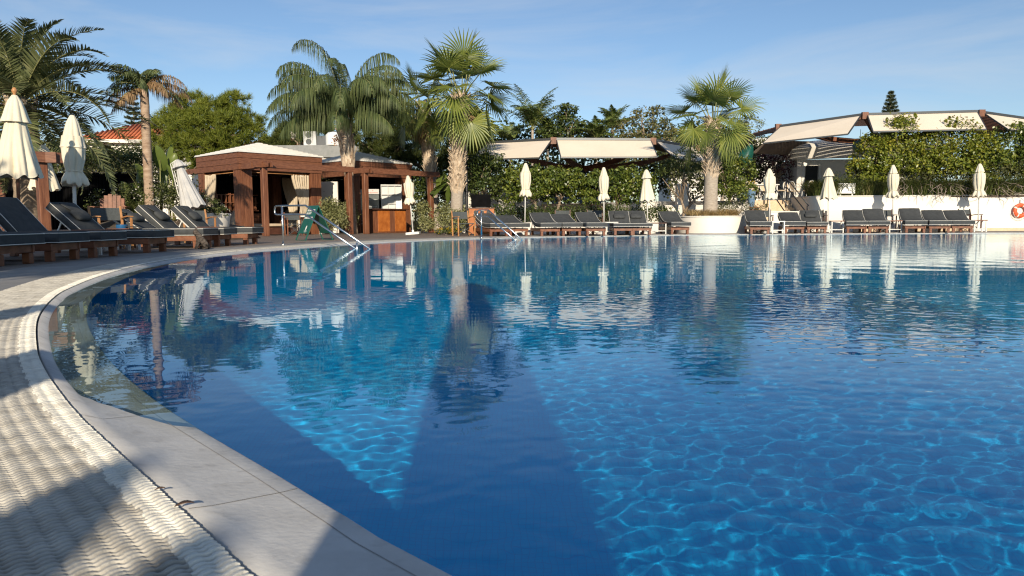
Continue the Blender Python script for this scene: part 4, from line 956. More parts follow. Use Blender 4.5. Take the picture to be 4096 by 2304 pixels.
# ---------------------------------------------------------------- cabana and kiosk
AE = math.atan2(.75, .66)                        # both stand turned to the pool, a corner towards it
def boarded(m, c, w, h, z0, boards=4):
    """a square column clad with upright boards"""
    m.box((c[0], c[1], z0 + h/2), (w - .03, w - .03, h))
    bw_ = w/boards
    for k in range(boards):
        o = -w/2 + bw_*(k + .5)
        for sx_, sy_ in ((0, -1), (0, 1), (-1, 0), (1, 0)):
            if sx_ == 0: m.box((c[0] + o, c[1] + sy_*(w/2 - .01), z0 + h/2), (bw_ - .010, .022, h - .004))
            else: m.box((c[0] + sx_*(w/2 - .01), c[1] + o, z0 + h/2), (.022, bw_ - .010, h - .004))
def pavilion(label, corner, w, d, z_top=3.17, z_fas=2.50, apex=.56, name='cabana'):
    t = thing(name, label, 'cabana', (corner[0], corner[1], 0), AE); q = .26
    for c in ((q, q), (w - q, q), (q, d - q), (w - q, d - q)): m = MB(); boarded(m, c, .50, z_fas, 0); m.build('column', M['timber'], t)
    for a, b in (((0, 0), (w, 0)), ((0, d), (w, d))):
        m = MB()
        for k in range(3): hh = (z_top - z_fas)/3; m.box(((a[0] + b[0])/2, a[1], z_fas + hh*(k + .5)), (w + .06 - .01*(2 - k), .05 + .02*k, hh - .012))
        m.build('fascia', M['timber_beam'], t)
    for x_ in (0, w):
        m = MB()
        for k in range(3): hh = (z_top - z_fas)/3; m.box((x_, d/2, z_fas + hh*(k + .5)), (.05 + .02*k, d - .06 - .02*k, hh - .012))
        m.build('fascia', M['timber_beam'], t)
    MB().box((w/2, d/2, z_fas + .05), (w - .1, d - .1, .04)).build('ceiling', M['timber_dark'], t)
    m = MB(); ns = 13
    for k in range(ns):                           # stepped white roof
        f = 1 - k/ns; f2 = 1 - (k + 1)/ns*.995; z0_ = z_top - .01 + apex*k/ns; z1_ = z0_ + apex/ns + .022
        X, Y_ = w/2*f + .09*f, d/2*f + .09*f; X2, Y2 = X - .012, Y_ - .012
        m.add([(w/2 + sx_*a, d/2 + sy_*b, z) for a, b, z in ((X, Y_, z0_), (X2 - .03, Y2 - .03, z1_)) for sx_, sy_ in ((-1, -1), (1, -1), (1, 1), (-1, 1))], [(3, 2, 1, 0), (4, 5, 6, 7)] + [(i, (i + 1) % 4, 4 + (i + 1) % 4, 4 + i) for i in range(4)])
    m.build('roof', M['roof_white'], t)
    return t
C1 = (-10.27, 27.5)
cab = pavilion('red brown timber cabana with a low white stepped roof and beige drapes', C1, 3.6, 3.4)
m = MB()                                          # bamboo screen at the back
for k in range(46): m.tube([(.1 + k*.075, 3.32 + .01*(k % 3), 0), (.1 + k*.075 + .012*math.sin(k), 3.32 + .01*(k % 3), 2.5)], .030, 5)
for k in range(18): m.tube([(3.50, 1.7 + k*.092, 0), (3.50, 1.7 + k*.092, 2.5)], .034, 5)
m.box((1.8, 3.37, 1.25), (3.4, .02, 2.5)); m.box((3.56, 2.5, 1.25), (.02, 1.7, 2.5)); m.build('screen', M['shade_black'], cab)
m = MB()
for k in range(5): m.box((1.4, 2.9, .12 + k*.17), (2.7, .05, .16))
m.build('bench_back', M['timber'], cab)
m = MB()                                          # bottle rack of crossing boards
for k in range(10): m.box((.55 + k*.19, 3.05, 1.30 + .0), (.075, .20, .84 - .05*abs(k - 3)))
for k in range(3): m.box((1.4, 3.04, 1.0 + k*.33), (1.95, .22, .03))
m.build('rack', M['timber'], cab)
def drape(parent, p0, p1, z1, z0, gather, seed, mat_='drape', folds=7):
    """cloth hanging between two points, pulled in and sideways towards 'gather' (0..1 along it) at the tie"""
    rng = np.random.default_rng(seed); p0 = Vector(p0); p1 = Vector(p1); nx, nz2 = 56, 26; V = []; d = (p1 - p0); nrm_ = Vector((-d.y, d.x, 0)).normalized()
    for j in range(nz2 + 1):
        v = j/nz2; z = z1 + (z0 - z1)*v; sq = 1 - .55*math.sin(min(1, v/.72)*pi/2)**2 + (.25*(v - .72)/.28 if v > .72 else 0)
        for i in range(nx + 1):
            u = i/nx; uu = gather + (u - gather)*sq; w_ = .055*math.sin(u*folds*2*pi + .6*math.sin(v*4)) + .02*math.sin(u*folds*5.1*pi + v*3)
            p = p0 + d*uu + nrm_*w_; V.append((p.x, p.y, z + .02*math.sin(u*9)))
    W_ = nx + 1; fs = [(j*W_ + i, j*W_ + i + 1, (j + 1)*W_ + i + 1, (j + 1)*W_ + i) for j in range(nz2) for i in range(nx)]
    o = MB().add(V, fs).build('drape', M[mat_], parent, True); sm = o.modifiers.new('cloth', 'SOLIDIFY'); sm.thickness = .012; return o
drape(cab, (.10, 2.95, 0), (.10, 2.05, 0), 2.40, .35, .15, 1); drape(cab, (3.06, .14, 0), (2.30, .14, 0), 2.40, .45, .12, 2); drape(cab, (3.40, 2.7, 0), (3.40, 1.5, 0), 2.42, .12, .85, 3)
MB().tube([(.10, .5, 2.42), (.10, 2.95, 2.42)], .016, 6).build('curtain_rod', M['teak'], cab, True); MB().tube([(.5, .12, 2.42), (3.1, .12, 2.42)], .016, 6).build('curtain_rod', M['teak'], cab, True)
# daybed inside
def inside_cab(u, v, o=C1): return (o[0] + .66*u - .75*v, o[1] + .75*u + .66*v, 0)
t = thing('daybed', 'low timber daybed with beige cushions inside the cabana', 'daybed', inside_cab(1.75, 1.5), AE)
MB().box((0, 0, .15), (2.2, 1.5, .28), bev=.01).build('frame', M['timber_dark'], t)
vs, fs = soft_box(2.15, 1.45, .17, e=.2); MB().add([v + Vector((0, 0, .375)) for v in vs], fs).build('mattress', M['cushion_tan'], t, True)
T = Matrix.Translation((-1.0, .1, .66)) @ Matrix.Rotation(R(-72), 4, 'Y'); vs, fs = soft_box(.75, 1.3, .20, e=.25); MB().add([T @ v for v in vs], fs).build('back_cushion', M['cushion_tan'], t, True)
T = Matrix.Translation((-.55, .2, .58)) @ Matrix.Rotation(R(-50), 4, 'Y'); vs, fs = soft_box(.42, .5, .14); MB().add([T @ v for v in vs], fs).build('pillow', M['charcoal'], t, True)
p = at(985, 905, 27.0); side_table(at(940, 905, 24.5).x, 24.5, R(20), 'low white framed table between the white planter and the cabana', 'side tables between the loungers', top='black', w=.6, d=.5, h=.40, slats=False)
C2 = (-7.0, 31.7)
kio = pavilion('dark timber bar kiosk with a white stepped roof behind the feather palm', C2, 3.4, 3.4, name='kiosk')
m = MB()
for k in range(40): m.tube([(.1 + k*.082, 3.25, 0), (.1 + k*.082, 3.25, 2.5)], .037, 5)
for k in range(36): m.tube([(3.25, .5 + k*.075, 0), (3.25, .5 + k*.075, 2.5)], .034, 5)
m.box((1.7, 3.30, 1.25), (3.3, .02, 2.5)); m.box((3.31, 1.8, 1.25), (.02, 2.8, 2.5)); m.build('screen', M['shade_black'], kio)
def pergola(label, posts, beams, zt=2.72, name='pergola'):
    t = thing(name, label, 'pergola', (posts[0][0], posts[0][1], 0)); o = Vector((posts[0][0], posts[0][1], 0))
    for x_, y_ in posts: m = MB(); m.box((x_ - o.x, y_ - o.y, (zt - .22)/2), (.20, .20, zt - .22), rz=AE, bev=.012); m.build('post', M['timber'], t)
    for k, (a, b) in enumerate(beams):
        a = Vector((*a, zt - .115 + .003*k)) - o; b = Vector((*b, zt - .115 + .003*k)) - o
        m = MB(); s_ = (b - a).normalized().cross(Vector((0, 0, 1))); m.bar(a + s_*.09, b + s_*.09, .055, .22); m.bar(a - s_*.09, b - s_*.09, .055, .215); m.build('beam', M['timber_beam'], t)
    return t
e1 = Vector((.66, .75)); e2 = Vector((-.75, .66)); P1 = Vector((-9.05, 26.6))
pergola('timber pergola beams on slim posts running round the cabana', [tuple(P1), tuple(P1 + e1*3.75)], [(P1 - e1*.45, P1 + e1*3.95), (P1 - e2*.45, P1 + e2*6.0)])
P3 = Vector((-6.04, 30.0))
pergola('timber pergola on slim posts in front of the bar kiosk', [tuple(P3), tuple(P3 + e1*3.62)], [(P3 - e1*.1, P3 + e1*4.1), (P3 - e2*.35, P3 + e2*1.2)])
PL = at(180, 900, 15.6)
pl = pergola('upright timber post with crossed beams behind the left loungers', [(PL.x, PL.y)], [((PL.x - 3.5, PL.y - .6), (PL.x + .35, PL.y + .05)), ((PL.x - .12, PL.y - .22), (PL.x + .42, PL.y + .32))], zt=2.05)
t = thing('cabana', 'timber cabana cut off by the photo edge behind the nearest lounger', 'cabana', (at(-60, 800, 21).x, 21, 0)); m = MB()
for k in range(9): m.box((-.55 + k*.135, 0, 1.3), (.125, .06, 2.6))
m.build('wall', M['timber'], t); MB().box((-.3, -.3, 2.68), (1.9, .9, .16)).build('fascia', M['timber_beam'], t)
# bar counter
t = thing('bar_counter', 'polished orange brown wooden bar counter with a dark top', 'counter', (-5.80, 31.1, 0), AE)
MB().box((.82, .3, .515), (1.66, .60, 1.0)).build('body', M['timber'], t)
for k, (a, b) in enumerate(((.06, .70), (.98, 1.60))): MB().box(((a + b)/2, -.008, .53), (b - a, .03, .92), bev=.006).build('front_panel', M['counter'], t)
MB().box((.84, -.010, .53), (.26, .028, .94)).build('front_panel', M['timber'], t)
MB().box((.80, .28, 1.04), (1.86, .80, .045), bev=.005).build('worktop', M['timber_dark'], t)
def cooler(px, lab, sign=None):
    p = at(px, 900, 33.2); t = thing('drinks_cooler', lab, 'fridge', (p.x, p.y, 0), R(18), 'glass door coolers in the bar kiosk')
    MB().box((0, .32, 1.0), (.60, .60, 2.0), bev=.015).build('cabinet', M['black'], t)
    d_ = MB().box((0, .005, 1.04), (.54, .025, 1.40)).build('door', M['glass_dark'], t)
    m = MB()
    for k in range(4): m.box((0, -.012, .55 + k*.32), (.48, .006, .014))
    m.box((.0, -.012, .42), (.5, .006, .02)).box((.24, -.02, 1.0), (.02, .02, .5)); m.build('shelf', M['white_panel'], d_)
    hd = MB().box((0, .0, 1.87), (.56, .03, .22)).build('header', M['white_panel'], t)
    if sign:
        text_mesh('lettering', sign, .062, M['orange'], hd, (0, -.018, 1.80), (R(90), 0, 0), 0, .001, 'CENTER')
        MB().add([(0 + r_*math.sin(a), -.018, 1.92 + r_*math.cos(a)) for a, r_ in [(k*pi/4, .036 if k % 2 == 0 else .012) for k in range(8)]], [tuple(range(8))]).build('emblem', M['orange'], hd)
    return t
cooler(1432, 'glass door drinks cooler next to the slim palm trunk'); cooler(1494, 'glass door drinks cooler with red lettering on its header', 'ACQUA PANNA')
p = at(1568, 900, 33.4); t = thing('shelf_unit', 'white cubby shelf unit at the back of the bar kiosk', 'shelf', (p.x, 33.4, 0), R(12)); m = MB()
for k in range(4): m.box((-.46 + k*.307, .15, 1.1), (.025, .32, 2.2))
m.build('upright', M['white_panel'], t); m = MB()
for k in range(6): m.box((0, .15, .1 + k*.41), (.94, .318, .022))
m.build('shelf', M['white_panel'], t); MB().box((0, .10, 1.1), (.94, .015, 2.2)).build('back_panel', M['white_panel'], t); MB().box((.33, -.012, .95), (.28, .02, 1.0)).build('door', M['white_paint'], t)
a = at(1285, 900, 32.6); b = at(1354, 900, 32.6); t = thing('garden_wall', 'plain white wall panel between the cabana and the kiosk', 'wall', ((a.x + b.x)/2, 32.7, 0)); MB().box((0, 0, 1.15), (b.x - a.x, .16, 2.30)).build('panel', M['plaster'], t)
p = at(1245, 862, 29.5); t = thing('white_table', 'white topped table behind the folding sign', 'table', (p.x, 29.5, 0)); MB().box((0, 0, .74), (1.0, .6, .05)).build('table_top', M['white_metal'], t); MB().box((.42, 0, .36), (.08, .5, .70)).build('leg', M['white_metal'], t); MB().box((-.42, 0, .36), (.08, .5, .70)).build('leg', M['white_metal'], t)
p = at(1178, 935, 27.6); director_chair(p.x, 27.6, R(-60), 'dark director chair with crossed legs in front of the cabana drape', GC, wood='redwood', w=.6)
p = at(1690, 893, 31.5); t = thing('wall_shelf', 'narrow timber ledge on a bracket beside the leaning parasol', 'shelf', (p.x, 31.5, 0)); MB().box((0, 0, .98), (.75, .3, .035)).build('board', M['teak'], t); MB().box((-.3, 0, .48), (.06, .25, .96)).build('bracket', M['timber_dark'], t)

# ---- wooden cabinet with black cover, lamp post
p = at(1928, 935, 27.4); t = thing('wooden_cabinet', 'orange brown wooden cabinet with round cut-outs behind the teak chair', 'cabinet', (p.x, 27.4, 0)); MB().box((0, 0, .50), (.95, .5, .94), bev=.01).build('body', M['counter'], t); MB().box((0, 0, .99), (1.02, .56, .03)).build('top', M['timber'], t)
for k in (-.22, .02, .26): MB().tube([(k, -.256, .84), (k, -.245, .84)], .075, 16).build('opening', M['black'], t)
t = thing('television', 'black covered television standing on the wooden cabinet', 'television', (p.x - .03, 27.45, 1.005)); MB().box((0, 0, .26), (.74, .10, .50), bev=.03).build('screen', M['shade_black'], t); MB().box((0, 0, .02), (.4, .22, .03)).build('stand', M['black'], t)
p = at(1868, 900, 30.0); zt = at(1868, 522, 30.0).z; t = thing('lamp_post', 'slim black lamp post with a square floodlight by the fan palm', 'lamp post', (p.x, 30, 0)); MB().tube([(0, 0, 0), (0, 0, 1.0), (0, 0, zt)], [.075, .06, .05], 10).build('pole', M['black'], t, True)
h_ = MB().box((.02, -.05, zt + .10), (.26, .12, .20), bev=.015).build('floodlight', M['black'], t); MB().box((.02, -.112, zt + .10), (.19, .008, .13)).build('lens', M['white_panel'], h_)

# ---- awning structures over the terraces
def awning(label, pans, Yt, Yb, hub, roof_depth=4.5, extra=(), under=()):
    """pans: four photo corners each (TL, TR, BR, BL); the upper edge lies at Yt, the lower at Yb"""
    base = at(hub[0], hub[1], hub[2]); t = thing('awning_pergola', label, 'awning', (base.x, hub[2], 0)); o = Vector((base.x, hub[2], 0))
    P_ = lambda q, Y: at(q[0], q[1], Y) - o
    for k, (tl, tr, br, bl) in enumerate(pans):
        q = [P_(tl, Yt[k][0]), P_(tr, Yt[k][1]), P_(br, Yb[k][1]), P_(bl, Yb[k][0])]
        MB().slab(q, .012).build('awning_panel', M['awning'], t)
        fr = MB(); up = Vector((0, 0, .06))
        fr.bar(q[0] + up, q[1] + up, .09, .10).bar(q[3] - up*.5, q[2] - up*.5, .045, .06).bar(q[0] + up*.2, q[3] - up*.2, .04, .05).bar(q[1] + up*.2, q[2] - up*.2, .04, .05); fr.build('frame', M['dark_metal'], t)
        # slatted roof running back from the upper edge
        back = Vector((0, roof_depth, .12)); rf_ = MB()
        a_, b_ = q[0] + Vector((0, .1, .05)), q[1] + Vector((0, .1, .05))
        for j in range(15): f = j/14; rf_.bar(a_ + back*f, b_ + back*f, .21, .05)
        rf_.build('roof_slat', M['timber_dark'], t)
        bm = MB(); dn = Vector((0, 0, -.10)); bm.bar(a_ + dn, a_ + back + dn, .09, .16).bar(b_ + dn, b_ + back + dn, .09, .16); bm.build('beam', M['timber_beam'], t)
    hub_z = hub[3]; hp = Vector((0, 0, hub_z))
    for (px_, py_, Y) in extra:
        e_ = P_((px_, py_), Y); md = hp.lerp(e_, .55) + Vector((0, 0, -.22)); a_ = MB(); pts = [hp, hp.lerp(md, .5) + Vector((0, 0, -.06)), md, md.lerp(e_, .55) + Vector((0, 0, .02)), e_]
        for k in range(4): a_.bar(pts[k], pts[k + 1], .12, .26 - .03*k)
        a_.build('arm', M['redwood'], t)
        jt = MB(); jt.box(e_ + Vector((0, -.02, .03)), (.26, .16, .30)); jt.build('joint', M['timber'], t)
    MB().tube([(0, 0, 0), (0, 0, hub_z)], .13, 10).build('post', M['dark_metal'], t, True)
    for q in under:
        MB().slab([P_(c_[:2], c_[2]) for c_ in q], .012).build('awning_panel', M['mesh_canvas'], t)
    return t
awning('lower awning pergola with three beige sunshades behind the citrus trees', [((1950, 575), (2206, 562), (2158, 629), (1883, 638)), ((2226, 561), (2604, 563), (2629, 626), (2243, 627)), ((2624, 567), (2779, 592), (2826, 650), (2697, 631))],
       [(34.5, 33), (33, 33), (33, 34.5)], [(33, 31.6), (31.6, 31.6), (31.6, 33.2)], (2330, 800, 35.5, 3.0), 4.0, ((2214, 566, 33.05), (2612, 568, 33.05), (2786, 596, 34.6), (1955, 580, 34.6)))
awning('upper awning pergola with three beige sunshades above the white wall', [((3121, 509), (3443, 464), (3393, 534), (3053, 571)), ((3470, 462), (3910, 450), (3945, 515), (3492, 524)), ((3937, 455), (4200, 492), (4230, 540), (4031, 516))],
       [(34, 32), (32, 32), (32, 34)], [(32.6, 30.8), (30.8, 30.8), (30.8, 32.6)], (3530, 800, 35, 4.2), 5.0, ((3458, 466, 32.05), (3924, 456, 32.05), (3112, 512, 34.1)), (((3070, 560, 35.2), (3265, 566, 38.2), (3180, 622, 38.2), (3008, 613, 35.2)),))

# ---- terraces, walls, planters
def wall(label, pts, z0, z1, th, mat_='plaster', cap=.05, name='garden_wall', cat='wall'):
    t = thing(name, label, cat, (pts[0][0], pts[0][1], 0)); o = Vector(pts[0]); m = MB(); c_ = MB()
    for a, b in zip(pts, pts[1:]):
        a, b = Vector(a) - o, Vector(b) - o; d = (b - a).normalized()*th*.5
        m.bar(Vector((*(a - d), (z0 + z1)/2)), Vector((*(b + d), (z0 + z1)/2)), th, z1 - z0); c_.bar(Vector((*(a - d), z1 + cap/2)), Vector((*(b + d), z1 + cap/2)), th + .03, cap)
    m.build('body', M[mat_], t)
    if cap: c_.build('coping_stone', M[mat_], t)
    return t
WL = at(3237, 900, 30.3).x
poly_ = [(WL + .55 - .55*math.cos(a), 30.6 - .62*math.sin(a)) for a in np.linspace(0, pi/2, 9)] + [(20, 29.6), (30, 28.2), (30, 36), (WL, 36)]
t = thing('retaining_wall', 'long white rendered wall with a rounded end holding the planted terrace', 'wall', (0, 0, 0)); MB().prism(poly_, 0, 1.44).build('body', M['plaster'], t)
MB().prism([(p[0]*1.0 + (-.02 if p[1] < 35 else 0), p[1] - .03) for p in poly_], 1.444, 1.475).build('coping_stone', M['plaster'], t)
a = at(3300, 900, 29.7).x; b = at(3887, 900, 29.4).x; MB().box(((a + b)/2, 29.66, .43), (b - a, .22, .86)).build('ledge', M['plaster'], t); MB().box((WL + 8, 29.50, .06), (13, .46, .12), rz=-.03).build('plinth', M['sandstone'], t)
ts = struct(MB().prism([(WL + .2, 30.2), (30, 28.6), (30, 60), (WL + .2, 60)], 1.38, 1.455).build('terrace_soil', M['soil']))
terr = struct(MB().prism([(at(2200, 900, 36).x, 36.5), (at(2990, 850, 32.4).x, 32.4), (WL - .02, 32.4), (WL - .02, 60), (-2, 60)], 0, 1.36).build('terrace', M['paving']))
# steps
xa, xb = at(3035, 900, 31).x, WL - .04; t = thing('stone_steps', 'sandstone steps climbing to the terrace beside the white wall', 'steps', ((xa + xb)/2, 30.2, 0))
for k in range(8): MB().box((0, .15 + k*.29 + .3, (.17*(k + 1))/2), (xb - xa - .006*k, .60, .17*(k + 1))).build('tread', M['sandstone'], t)
def stair_rail(label, px0, px1, y0_, y1_):
    x0_, x1_ = at(px0, 800, y0_).x, at(px1, 800, y1_).x; t = thing('stair_rail', label, 'handrail', (x0_, y0_, 0)); d = Vector((x1_ - x0_, y1_ - y0_, 0)); r = .024
    for hh in (.92, .55): MB().tube([(0, 0, 1.36 + hh), (d.x*.12, d.y*.12, 1.36 + hh), (d.x, d.y, .05 + hh + .1)], r, 8).build('rail', M['dark_metal'], t, True)
    for f, zz in ((.10, 1.36), (.95, .15)): MB().tube([(d.x*f, d.y*f, max(0, zz - .3)), (d.x*f, d.y*f, zz + .92)], .022, 8).build('post', M['dark_metal'], t, True)
stair_rail('dark steel stair rail in the middle of the sandstone steps', 3135, 3235, 32.3, 29.9); stair_rail('dark steel stair rail by the wooden barrel', 3062, 3150, 32.3, 29.9)
t = thing('garden_wall', 'low white wall at the foot of the sandstone steps', 'wall', (at(3170, 900, 29.3).x, 29.3, 0)); MB().box((0, 0, .40), (1.9, .25, .80)).build('body', M['plaster'], t); MB().box((0, 0, .82), (1.94, .29, .035)).build('coping_stone', M['plaster'], t)
wall('white wall under the orange-lit shrubs behind the fan palm planter', [(at(2680, 850, 31.5).x, 31.8), (at(2860, 850, 31.2).x, 31.2), (at(2978, 850, 31.0).x, 30.8)], 0, 1.10, .25)
wall('white wall with a tall end pillar behind the branching tree', [(at(2530, 850, 33).x, 33), (at(2690, 850, 33).x, 33)], 0, 1.3, .25)
t = thing('wall_pillar', 'tall white pillar in front of the branching tree', 'pillar', (at(2726, 850, 32.2).x, 32.2, 0)); MB().box((0, 0, 1.02), (.5, .4, 2.04)).build('body', M['plaster'], t); MB().box((0, 0, 2.06), (.56, .46, .05)).build('coping_stone', M['plaster'], t)
wall('white wall beside the covered television and citrus trees', [(at(1845, 850, 31).x, 31), (at(2180, 850, 33.5).x, 33.5)], 0, 1.70, .25)
wall('sandstone ledge carrying blue flower pots under the citrus trees', [(at(2190, 850, 33.2).x, 33.2), (at(2420, 850, 33.2).x, 33.2)], 0, 1.22, .5, 'sandstone')
wall('low white edging wall behind the far loungers', [(at(1970, 900, 27.9).x, 27.9), (at(2300, 900, 27.8).x, 27.8), (at(2680, 900, 27.9).x, 27.9)], 0, .42, .22, cap=.03)
for k, (px, lab) in enumerate(((2220, 'blue glazed pot at the start of the sandstone ledge'), (2268, 'blue glazed pot second along the sandstone ledge'), (2330, 'blue glazed pot with a red flower on the sandstone ledge'), (2392, 'blue glazed pot at the end of the sandstone ledge'))):
    p = at(px, 820, 33.2); t = thing('flower_pot', lab, 'flower pot', (p.x, 33.2, 1.27), 0, 'blue pots on the sandstone ledge'); MB().lathe([(.13, 0), (.19, .10), (.21, .26), (.22, .30), (.19, .30), (.18, .25)], 18).build('pot', M['blue_pot'], t, sharp=50)
    leaf_mesh('foliage', M['hedge'], t, [(0, 0, .45, .25, .25, .22)], 120, .10, .05, 70 + k)
    if k == 2: leaf_mesh('blossom', M['flower_red'], t, [(.02, -.1, .50, .12, .12, .10)], 60, .07, .06, 75)

# round planter with the fan palm
PC = Vector((at(2844, 900, 28.7).x, 28.7, 0)); t = thing('round_planter', 'big round white rendered planter with a fan palm and straw coloured grass', 'planter', PC)
MB().lathe([(1.32, 0), (1.32, .625), (1.15, .625), (1.15, .56)], 64).build('body', M['plaster'], t, sharp=50); MB().lathe([(1.35, .628), (1.35, .665), (1.14, .665), (1.14, .628)], 64).build('coping_stone', M['plaster'], t, sharp=40); MB().lathe([(1.14, .58), (0.01, .60)], 40).build('soil', M['soil'], t)
rng = np.random.default_rng(31); pts = [(PC.x + r_*math.cos(a), PC.y + r_*math.sin(a), .59) for r_, a in zip(rng.uniform(.35, 1.05, 60)**.7, rng.uniform(0, 2*pi, 60))]
V, Fc = grass_clump(pts, 46, .46, .10, .9, .012, rng, .6); tag(fast('ornamental_grass', V, Fc, M['straw']), 'straw coloured feathery grass in the round white planter', 'grass', kind='stuff')
PW = Vector((at(832, 900, 22.2).x, 22.2, 0)); t = thing('round_planter', 'round white planter pot beside the cabana and flower bed', 'planter', PW); MB().lathe([(.50, 0), (.60, .35), (.66, .72), (.68, .80), (.60, .80), (.58, .72), (.01, .70)], 48).build('body', M['plaster'], t, sharp=50)

# ---- white pavilion under the upper awning
t = thing('pavilion', 'white pavilion with a rounded roof band and dark doorway under the upper awning', 'building', (at(3300, 800, 37.5).x, 37.5, 1.36)); W_ = 7.0
MB().box((2.0, 1.5, 1.1), (W_, 3.0, 2.2)).build('wall', M['plaster'], t)
band = MB(); nb_ = 30; V = []
for z_, r_ in ((2.18, 4.2), (2.22, 4.35), (2.75, 4.6), (2.95, 4.2), (3.25, 2.4)):
    for k in range(nb_ + 1): a = pi + pi*k/nb_; V.append((2.0 + r_*1.02*math.cos(a), 1.5 + r_*.62*math.sin(a), z_))
band.add(V, [(j*(nb_ + 1) + k, j*(nb_ + 1) + k + 1, (j + 1)*(nb_ + 1) + k + 1, (j + 1)*(nb_ + 1) + k) for j in range(4) for k in range(nb_)]).build('roof', M['plaster'], t, sharp=30)
dx_ = at(3248, 700, 37.4).x - t.location.x; MB().box((dx_, -.02, .95), (.62, .06, 1.85)).build('door', M['black'], t); MB().box((dx_ - .42, -.03, .98), (.14, .08, 1.95)).build('door_frame', M['white_metal'], t); MB().box((dx_ + .42, -.03, .98), (.14, .08, 1.95)).build('door_frame', M['white_metal'], t)
m = MB()
for k in range(9): m.box((3.2, -.03, .25 + k*.2), (3.2, .05, .19))
m.build('shutter', M['white_panel'], t)
p = at(3385, 752, 30.15); t = thing('sign_board', 'small white sign board standing in the lavender on the terrace', 'sign', (p.x, 30.15, 1.45)); MB().box((0, 0, .33), (.72, .05, .42)).build('panel', M['white_paint'], t); MB().box((-.25, 0, .06), (.05, .05, .14)).build('leg', M['white_metal'], t); MB().box((.25, 0, .06), (.05, .05, .14)).build('leg', M['white_metal'], t)
m = MB()
for k in range(3): m.box((0, -.027, .42 - k*.07), (.30 - .06*k, .004, .018))

# ---- dining set on the terrace
def dining_chair(x, y, rz, label, z=1.36):
    t = thing('dining_chair', label, 'chair', (x, y, z), rz, 'white round backed terrace chairs'); w_ = 'white_metal'
    MB().lathe([(.19, .44), (.21, .455), (.21, .48), (.19, .49)], 20).build('seat', M['cushion_tan'], t, sharp=40)
    MB().tube([(-.19 - .04*math.sin(a), .19*math.cos(a), .70 + .22*math.sin(a)) for a in np.linspace(-pi/2, 3*pi/2, 21)], .017, 6).tube([(-.18, .12, .47), (-.19, .13, .54)], .014, 5).tube([(-.18, -.12, .47), (-.19, -.13, .54)], .014, 5).build('back_frame', M[w_], t, True)
    MB().add([(-.19 - .04*math.sin(a), .17*math.cos(a), .70 + .20*math.sin(a)) for a in np.linspace(0, 2*pi, 20, endpoint=False)], [tuple(range(20))]).build('backrest', M['cushion_tan'], t)
    for sx_, sy_ in ((.15, .15), (.15, -.15), (-.16, .15), (-.16, -.15)): MB().tube([(sx_, sy_, .44), (sx_*1.25, sy_*1.15, 0)], [.017, .012], 6).build('leg', M[w_], t, True)
    return t
for px, Y, rz, lab in ((2996, 34.2, -80, 'round backed terrace chair closest to the blue pot on the barrel'), (3022, 34.4, -95, 'round backed terrace chair second from the barrel'), (3058, 34.6, -100, 'round backed terrace chair half behind the tied parasol by the steps'), (3122, 33.4, 170, 'round backed terrace chair seen from the side beside the stair rail'), (3155, 34.6, -60, 'shaded terrace chair behind the stair rail'), (3180, 34.2, 20, 'shaded terrace chair turned sideways near the pavilion'), (3228, 33.5, 120, 'white terrace chair touching the lavender at the wall end')):
    dining_chair(at(px, 800, Y).x, Y, R(rz), lab)
t = thing('dining_table', 'white dining table on the terrace behind the barrel', 'table', (at(3040, 800, 33.6).x, 33.6, 1.36)); MB().box((0, 0, .73), (1.5, .8, .045), bev=.01).build('table_top', M['white_metal'], t)
for sx_ in (-.65, .65):
    for sy_ in (-.32, .32): MB().box((sx_, sy_, .353), (.05, .05, .706)).build('leg', M['white_metal'], t)
p = at(3005, 845, 31.0); t = thing('barrel', 'old brown wooden barrel with iron hoops beside the steps', 'barrel', (p.x, 31.0, .15))
MB().lathe([(.28, 0), (.34, .25), (.36, .45), (.34, .66), (.29, .90), (.26, .90), (.26, .88)], 28).build('body', M['redwood'], t, sharp=50)
for z_, r_ in ((.10, .318), (.30, .356), (.62, .356), (.82, .318)): MB().lathe([(r_, z_ - .025), (r_ + .006, z_), (r_, z_ + .025)], 28).build('hoop', M['dark_metal'], t, True)
for px, Y, z_, s_, lab in ((3006, 31.0, 1.05, .9, 'small blue pot standing on the wooden barrel'), (3003, 32.6, 1.36, 1.3, 'tall pale blue pot with yellow flowers on the terrace edge'), (2965, 33.6, 1.36, 1.5, 'large shaded blue pot under the citrus bush')):
    t = thing('flower_pot', lab, 'flower pot', (at(px, 800, Y).x, Y, z_)); MB().lathe([(.11*s_, 0), (.15*s_, .10*s_), (.16*s_, .32*s_), (.18*s_, .36*s_), (.15*s_, .36*s_), (.14*s_, .3*s_)], 18).build('pot', M['blue_pot'], t, sharp=50); leaf_mesh('foliage', M['hedge'], t, [(0, 0, .46*s_, .2*s_, .2*s_, .16*s_)], 90, .09, .04, int(px))
    if 'yellow' in lab: leaf_mesh('blossom', M['flower_yellow'], t, [(0, 0, .55*s_, .17*s_, .17*s_, .12*s_)], 60, .06, .05, 5)
